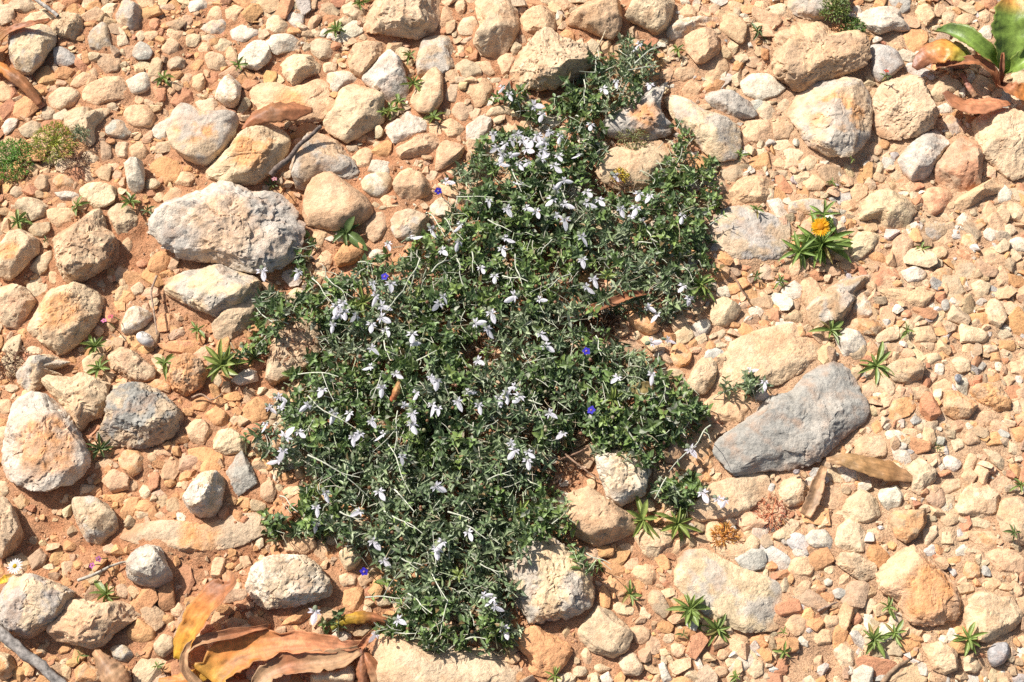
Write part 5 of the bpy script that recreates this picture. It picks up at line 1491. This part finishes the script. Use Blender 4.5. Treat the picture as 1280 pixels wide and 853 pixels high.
for (x, y, z, lb) in ((733, 439, .062, 'blue flower on a pale stalk in the shrub'), (739, 513, .060, 'blue flower beside bare litter in the shrub'), (455, 715, .040, 'blue flower at the shrub edge beside cream stones'), (548, 239, .040, 'blue flower where the shrub meets a pale stone'), (481, 346, .058, 'violet-blue flower behind a white flower cluster')):
    small_flower(lb, x, y, z, .0056, 5, BL, (.45, .25, .3), 'blue_flower', 'flower', 'small blue flowers', .95)
for (x, y, z, lb, c) in ((130, 401, .03, 'pink flower in the shadow of the ridged peach stone', (.75, .25, .45)), (138, 396, .026, 'red-pink flower beside the whitish wedge stone', (.65, .14, .2)), (115, 707, .03, 'magenta flower on soil near a thin twig', (.5, .14, .4)), (123, 699, .03, 'purple-pink flower above the thin twig', (.5, .18, .42)), (343, 224, .03, 'pale pink flower beside the orange split stone', (.6, .3, .36)), (1108, 89, .05, 'red bud on a seedling on the bluish stone', (.55, .08, .06))):
    small_flower(lb, x, y, z, .0042, 5, c, (.5, .3, .1), 'pink_flower', 'flower', 'tiny pink flowers', .8)
rosette(1107, 96, 9, 7, 'd', 'red-tipped seedling growing on the bluish white stone', zadd=.012)
rosette(340, 232, 14, 8, 'd', 'weed with pale pink flower beside the orange split stone')

def tuft(label, px, py, r, n, col, name, cat, mat, L, w, up=.7, seed=1, dome=.5, part='foliage'):
    rr = np.random.default_rng(seed); p = at(px, py, .01); g = min(hf(p[0], p[1]), .02)
    root = thing(name, label, cat, (p[0], p[1], g))
    a = rr.uniform(0, 6.28, n); q = np.sqrt(rr.uniform(0, 1, n)); pos = np.stack([np.cos(a) * q * r, np.sin(a) * q * r * 1.05, dome * r * (1 - q * q) * rr.uniform(.2, 1, n) + .002], 1)
    d = rr.normal(0, .7, (n, 3)) + np.stack([np.cos(a) * q, np.sin(a) * q, np.full(n, up)], 1)
    V, F, C = many_blades(pos, d, rr.normal(0, .5, (n, 3)) + [0, 0, 1], rr.uniform(.6, 1.2, n) * L, np.full(n, w), np.array(col)[rr.integers(0, len(col), n)] * rr.uniform(.8, 1.25, (n, 1)), blade_template(4, 3, .9, .3, .5))
    A = Acc(); A.add(V, F, C); o = link(part, A.mesh(part, mat), root); tag(o, kind='stuff')
    A = Acc()
    for k in range(max(6, n // 60)):
        e = pos[rr.integers(n)]; tube(A, bez([(0, 0, 0), e * .5 + [0, 0, .006], e], 6), .0009, .0005, np.array(col[0]) * 1.2, 4)
    link('stems', A.mesh('stems', mat), root)
FG = [(.16, .31, .05), (.20, .37, .06), (.12, .24, .045)]; FY = [(.33, .37, .06), (.40, .40, .07), (.24, .28, .06)]
tuft('feathery bright green plant beside pale stones', 12, 198, .032, 900, FG, 'feathery_plant', 'plant', M_LEAF, .0062, .0013, seed=3)
tuft('feathery yellow-green plant beside the feathery bright green one', 68, 178, .030, 620, FY, 'feathery_plant', 'plant', M_LEAF, .0065, .0013, seed=4)
tuft('thin grey-green plant growing at the foot of the cream stone', 103, 173, .012, 160, [(.2, .24, .13), (.14, .19, .09)], 'feathery_plant', 'plant', M_LEAF, .005, .0014, seed=5)
tuft('curly green plant on top of the tan grey stone', 1040, 17, .022, 520, [(.16, .21, .05), (.12, .18, .04), (.22, .25, .07)], 'curly_plant', 'plant', M_LEAF, .006, .002, seed=6)
tuft('curly green plant spreading beside the rough pinkish boulder', 1066, 35, .017, 330, [(.11, .20, .04), (.15, .22, .05)], 'curly_plant', 'plant', M_LEAF, .0055, .002, seed=7)
tuft('faded orange flower head dried out on gravel', 906, 669, .013, 120, [(.62, .31, .07), (.55, .24, .06), (.66, .4, .12)], 'dried_flower', 'flower', M_DRY, .0085, .0018, .35, 8, .35, 'petals')
tuft('dry rust-red tuft beside a cream gritty stone', 966, 640, .019, 150, [(.58, .25, .13), (.62, .33, .19), (.5, .17, .1)], 'dried_tuft', 'plant', M_DRY, .007, .0012, .1, 9, .08)
tuft('tiny yellow flowering moss at the lip of the bare cream stone', 774, 226, .012, 150, [(.58, .42, .05), (.40, .36, .08)], 'yellow_moss', 'moss', M_LEAF, .004, .0022, .6, 10, .5)
tuft('small mossy weed in the gap behind the bare cream stone', 790, 176, .022, 260, [(.16, .17, .06), (.22, .2, .08)], 'mossy_weed', 'moss', M_LEAF, .0045, .002, .5, 11, .25)
tuft('dark dry stubble beside the feathery plants', 95, 205, .018, 220, [(.17, .09, .06), (.25, .14, .09)], 'dried_tuft', 'plant', M_DRY, .006, .0011, .4, 12, .25)
tuft('brown dry stubble beside the peach ridged stone', 14, 450, .022, 260, [(.2, .11, .07), (.28, .16, .1)], 'dried_tuft', 'plant', M_DRY, .007, .0012, .2, 13, .2)

def snail(label, px, py, z, R, col, turns=2.6, tilt=(0.5, 0.2, 0), open_=1.0):
    p = at(px, py, z); o_ = thing('snail_shell', label, 'shell', p)
    n = 70; k = 12; A = Acc(); P = []; rad = []
    for i in range(n):
        s = i / (n - 1); t = s * turns * 2 * math.pi; rr = R * .08 + R * .58 * s ** 1.5
        P.append((rr * math.cos(t), rr * math.sin(t), R * .55 * (1 - s))); rad.append(R * .07 + R * .40 * s ** 1.4)
    P = np.array(P); t = norm(np.gradient(P, axis=0)); a = norm(np.cross(t, [0, 0, 1.])); b2 = np.cross(t, a); th = np.arange(k) * 2 * math.pi / k
    V = P[:, None] + np.array(rad)[:, None, None] * (np.cos(th)[None, :, None] * a[:, None] + np.sin(th)[None, :, None] * b2[:, None])
    i = np.arange(n * k).reshape(n, k); j = np.roll(i, -1, 1); F = np.stack([i[:-1].ravel(), j[:-1].ravel(), j[1:].ravel(), i[1:].ravel()], 1)
    band = .85 + .25 * np.sin(np.arange(n) * 1.3)[:, None] * np.ones((1, k)); A.add(V.reshape(-1, 3), F, np.array(col) * band.reshape(-1, 1))
    me = link('shell_whorl', A.mesh('shell_whorl', M_SHELL), o_); me.rotation_euler = tilt
    sm = me.modifiers.new('thickness', 'SOLIDIFY'); sm.thickness = R * .05
snail('broken white snail shell lying on red soil', 181, 424, gz(*at(181, 424)[:2]) + .009, .0135, (.68, .64, .58), tilt=(.9, .3, 2.2))
snail('tiny grey snail shell on gravel', 1198, 473, gz(*at(1198, 473)[:2]) + .012, .0062, (.26, .26, .27), tilt=(.4, .2, 1))
snail('tiny dark snail shell under the dark grey boulder', 995, 590, gz(*at(995, 590)[:2]) + .012, .0045, (.22, .18, .17), tilt=(.2, .5, 3))
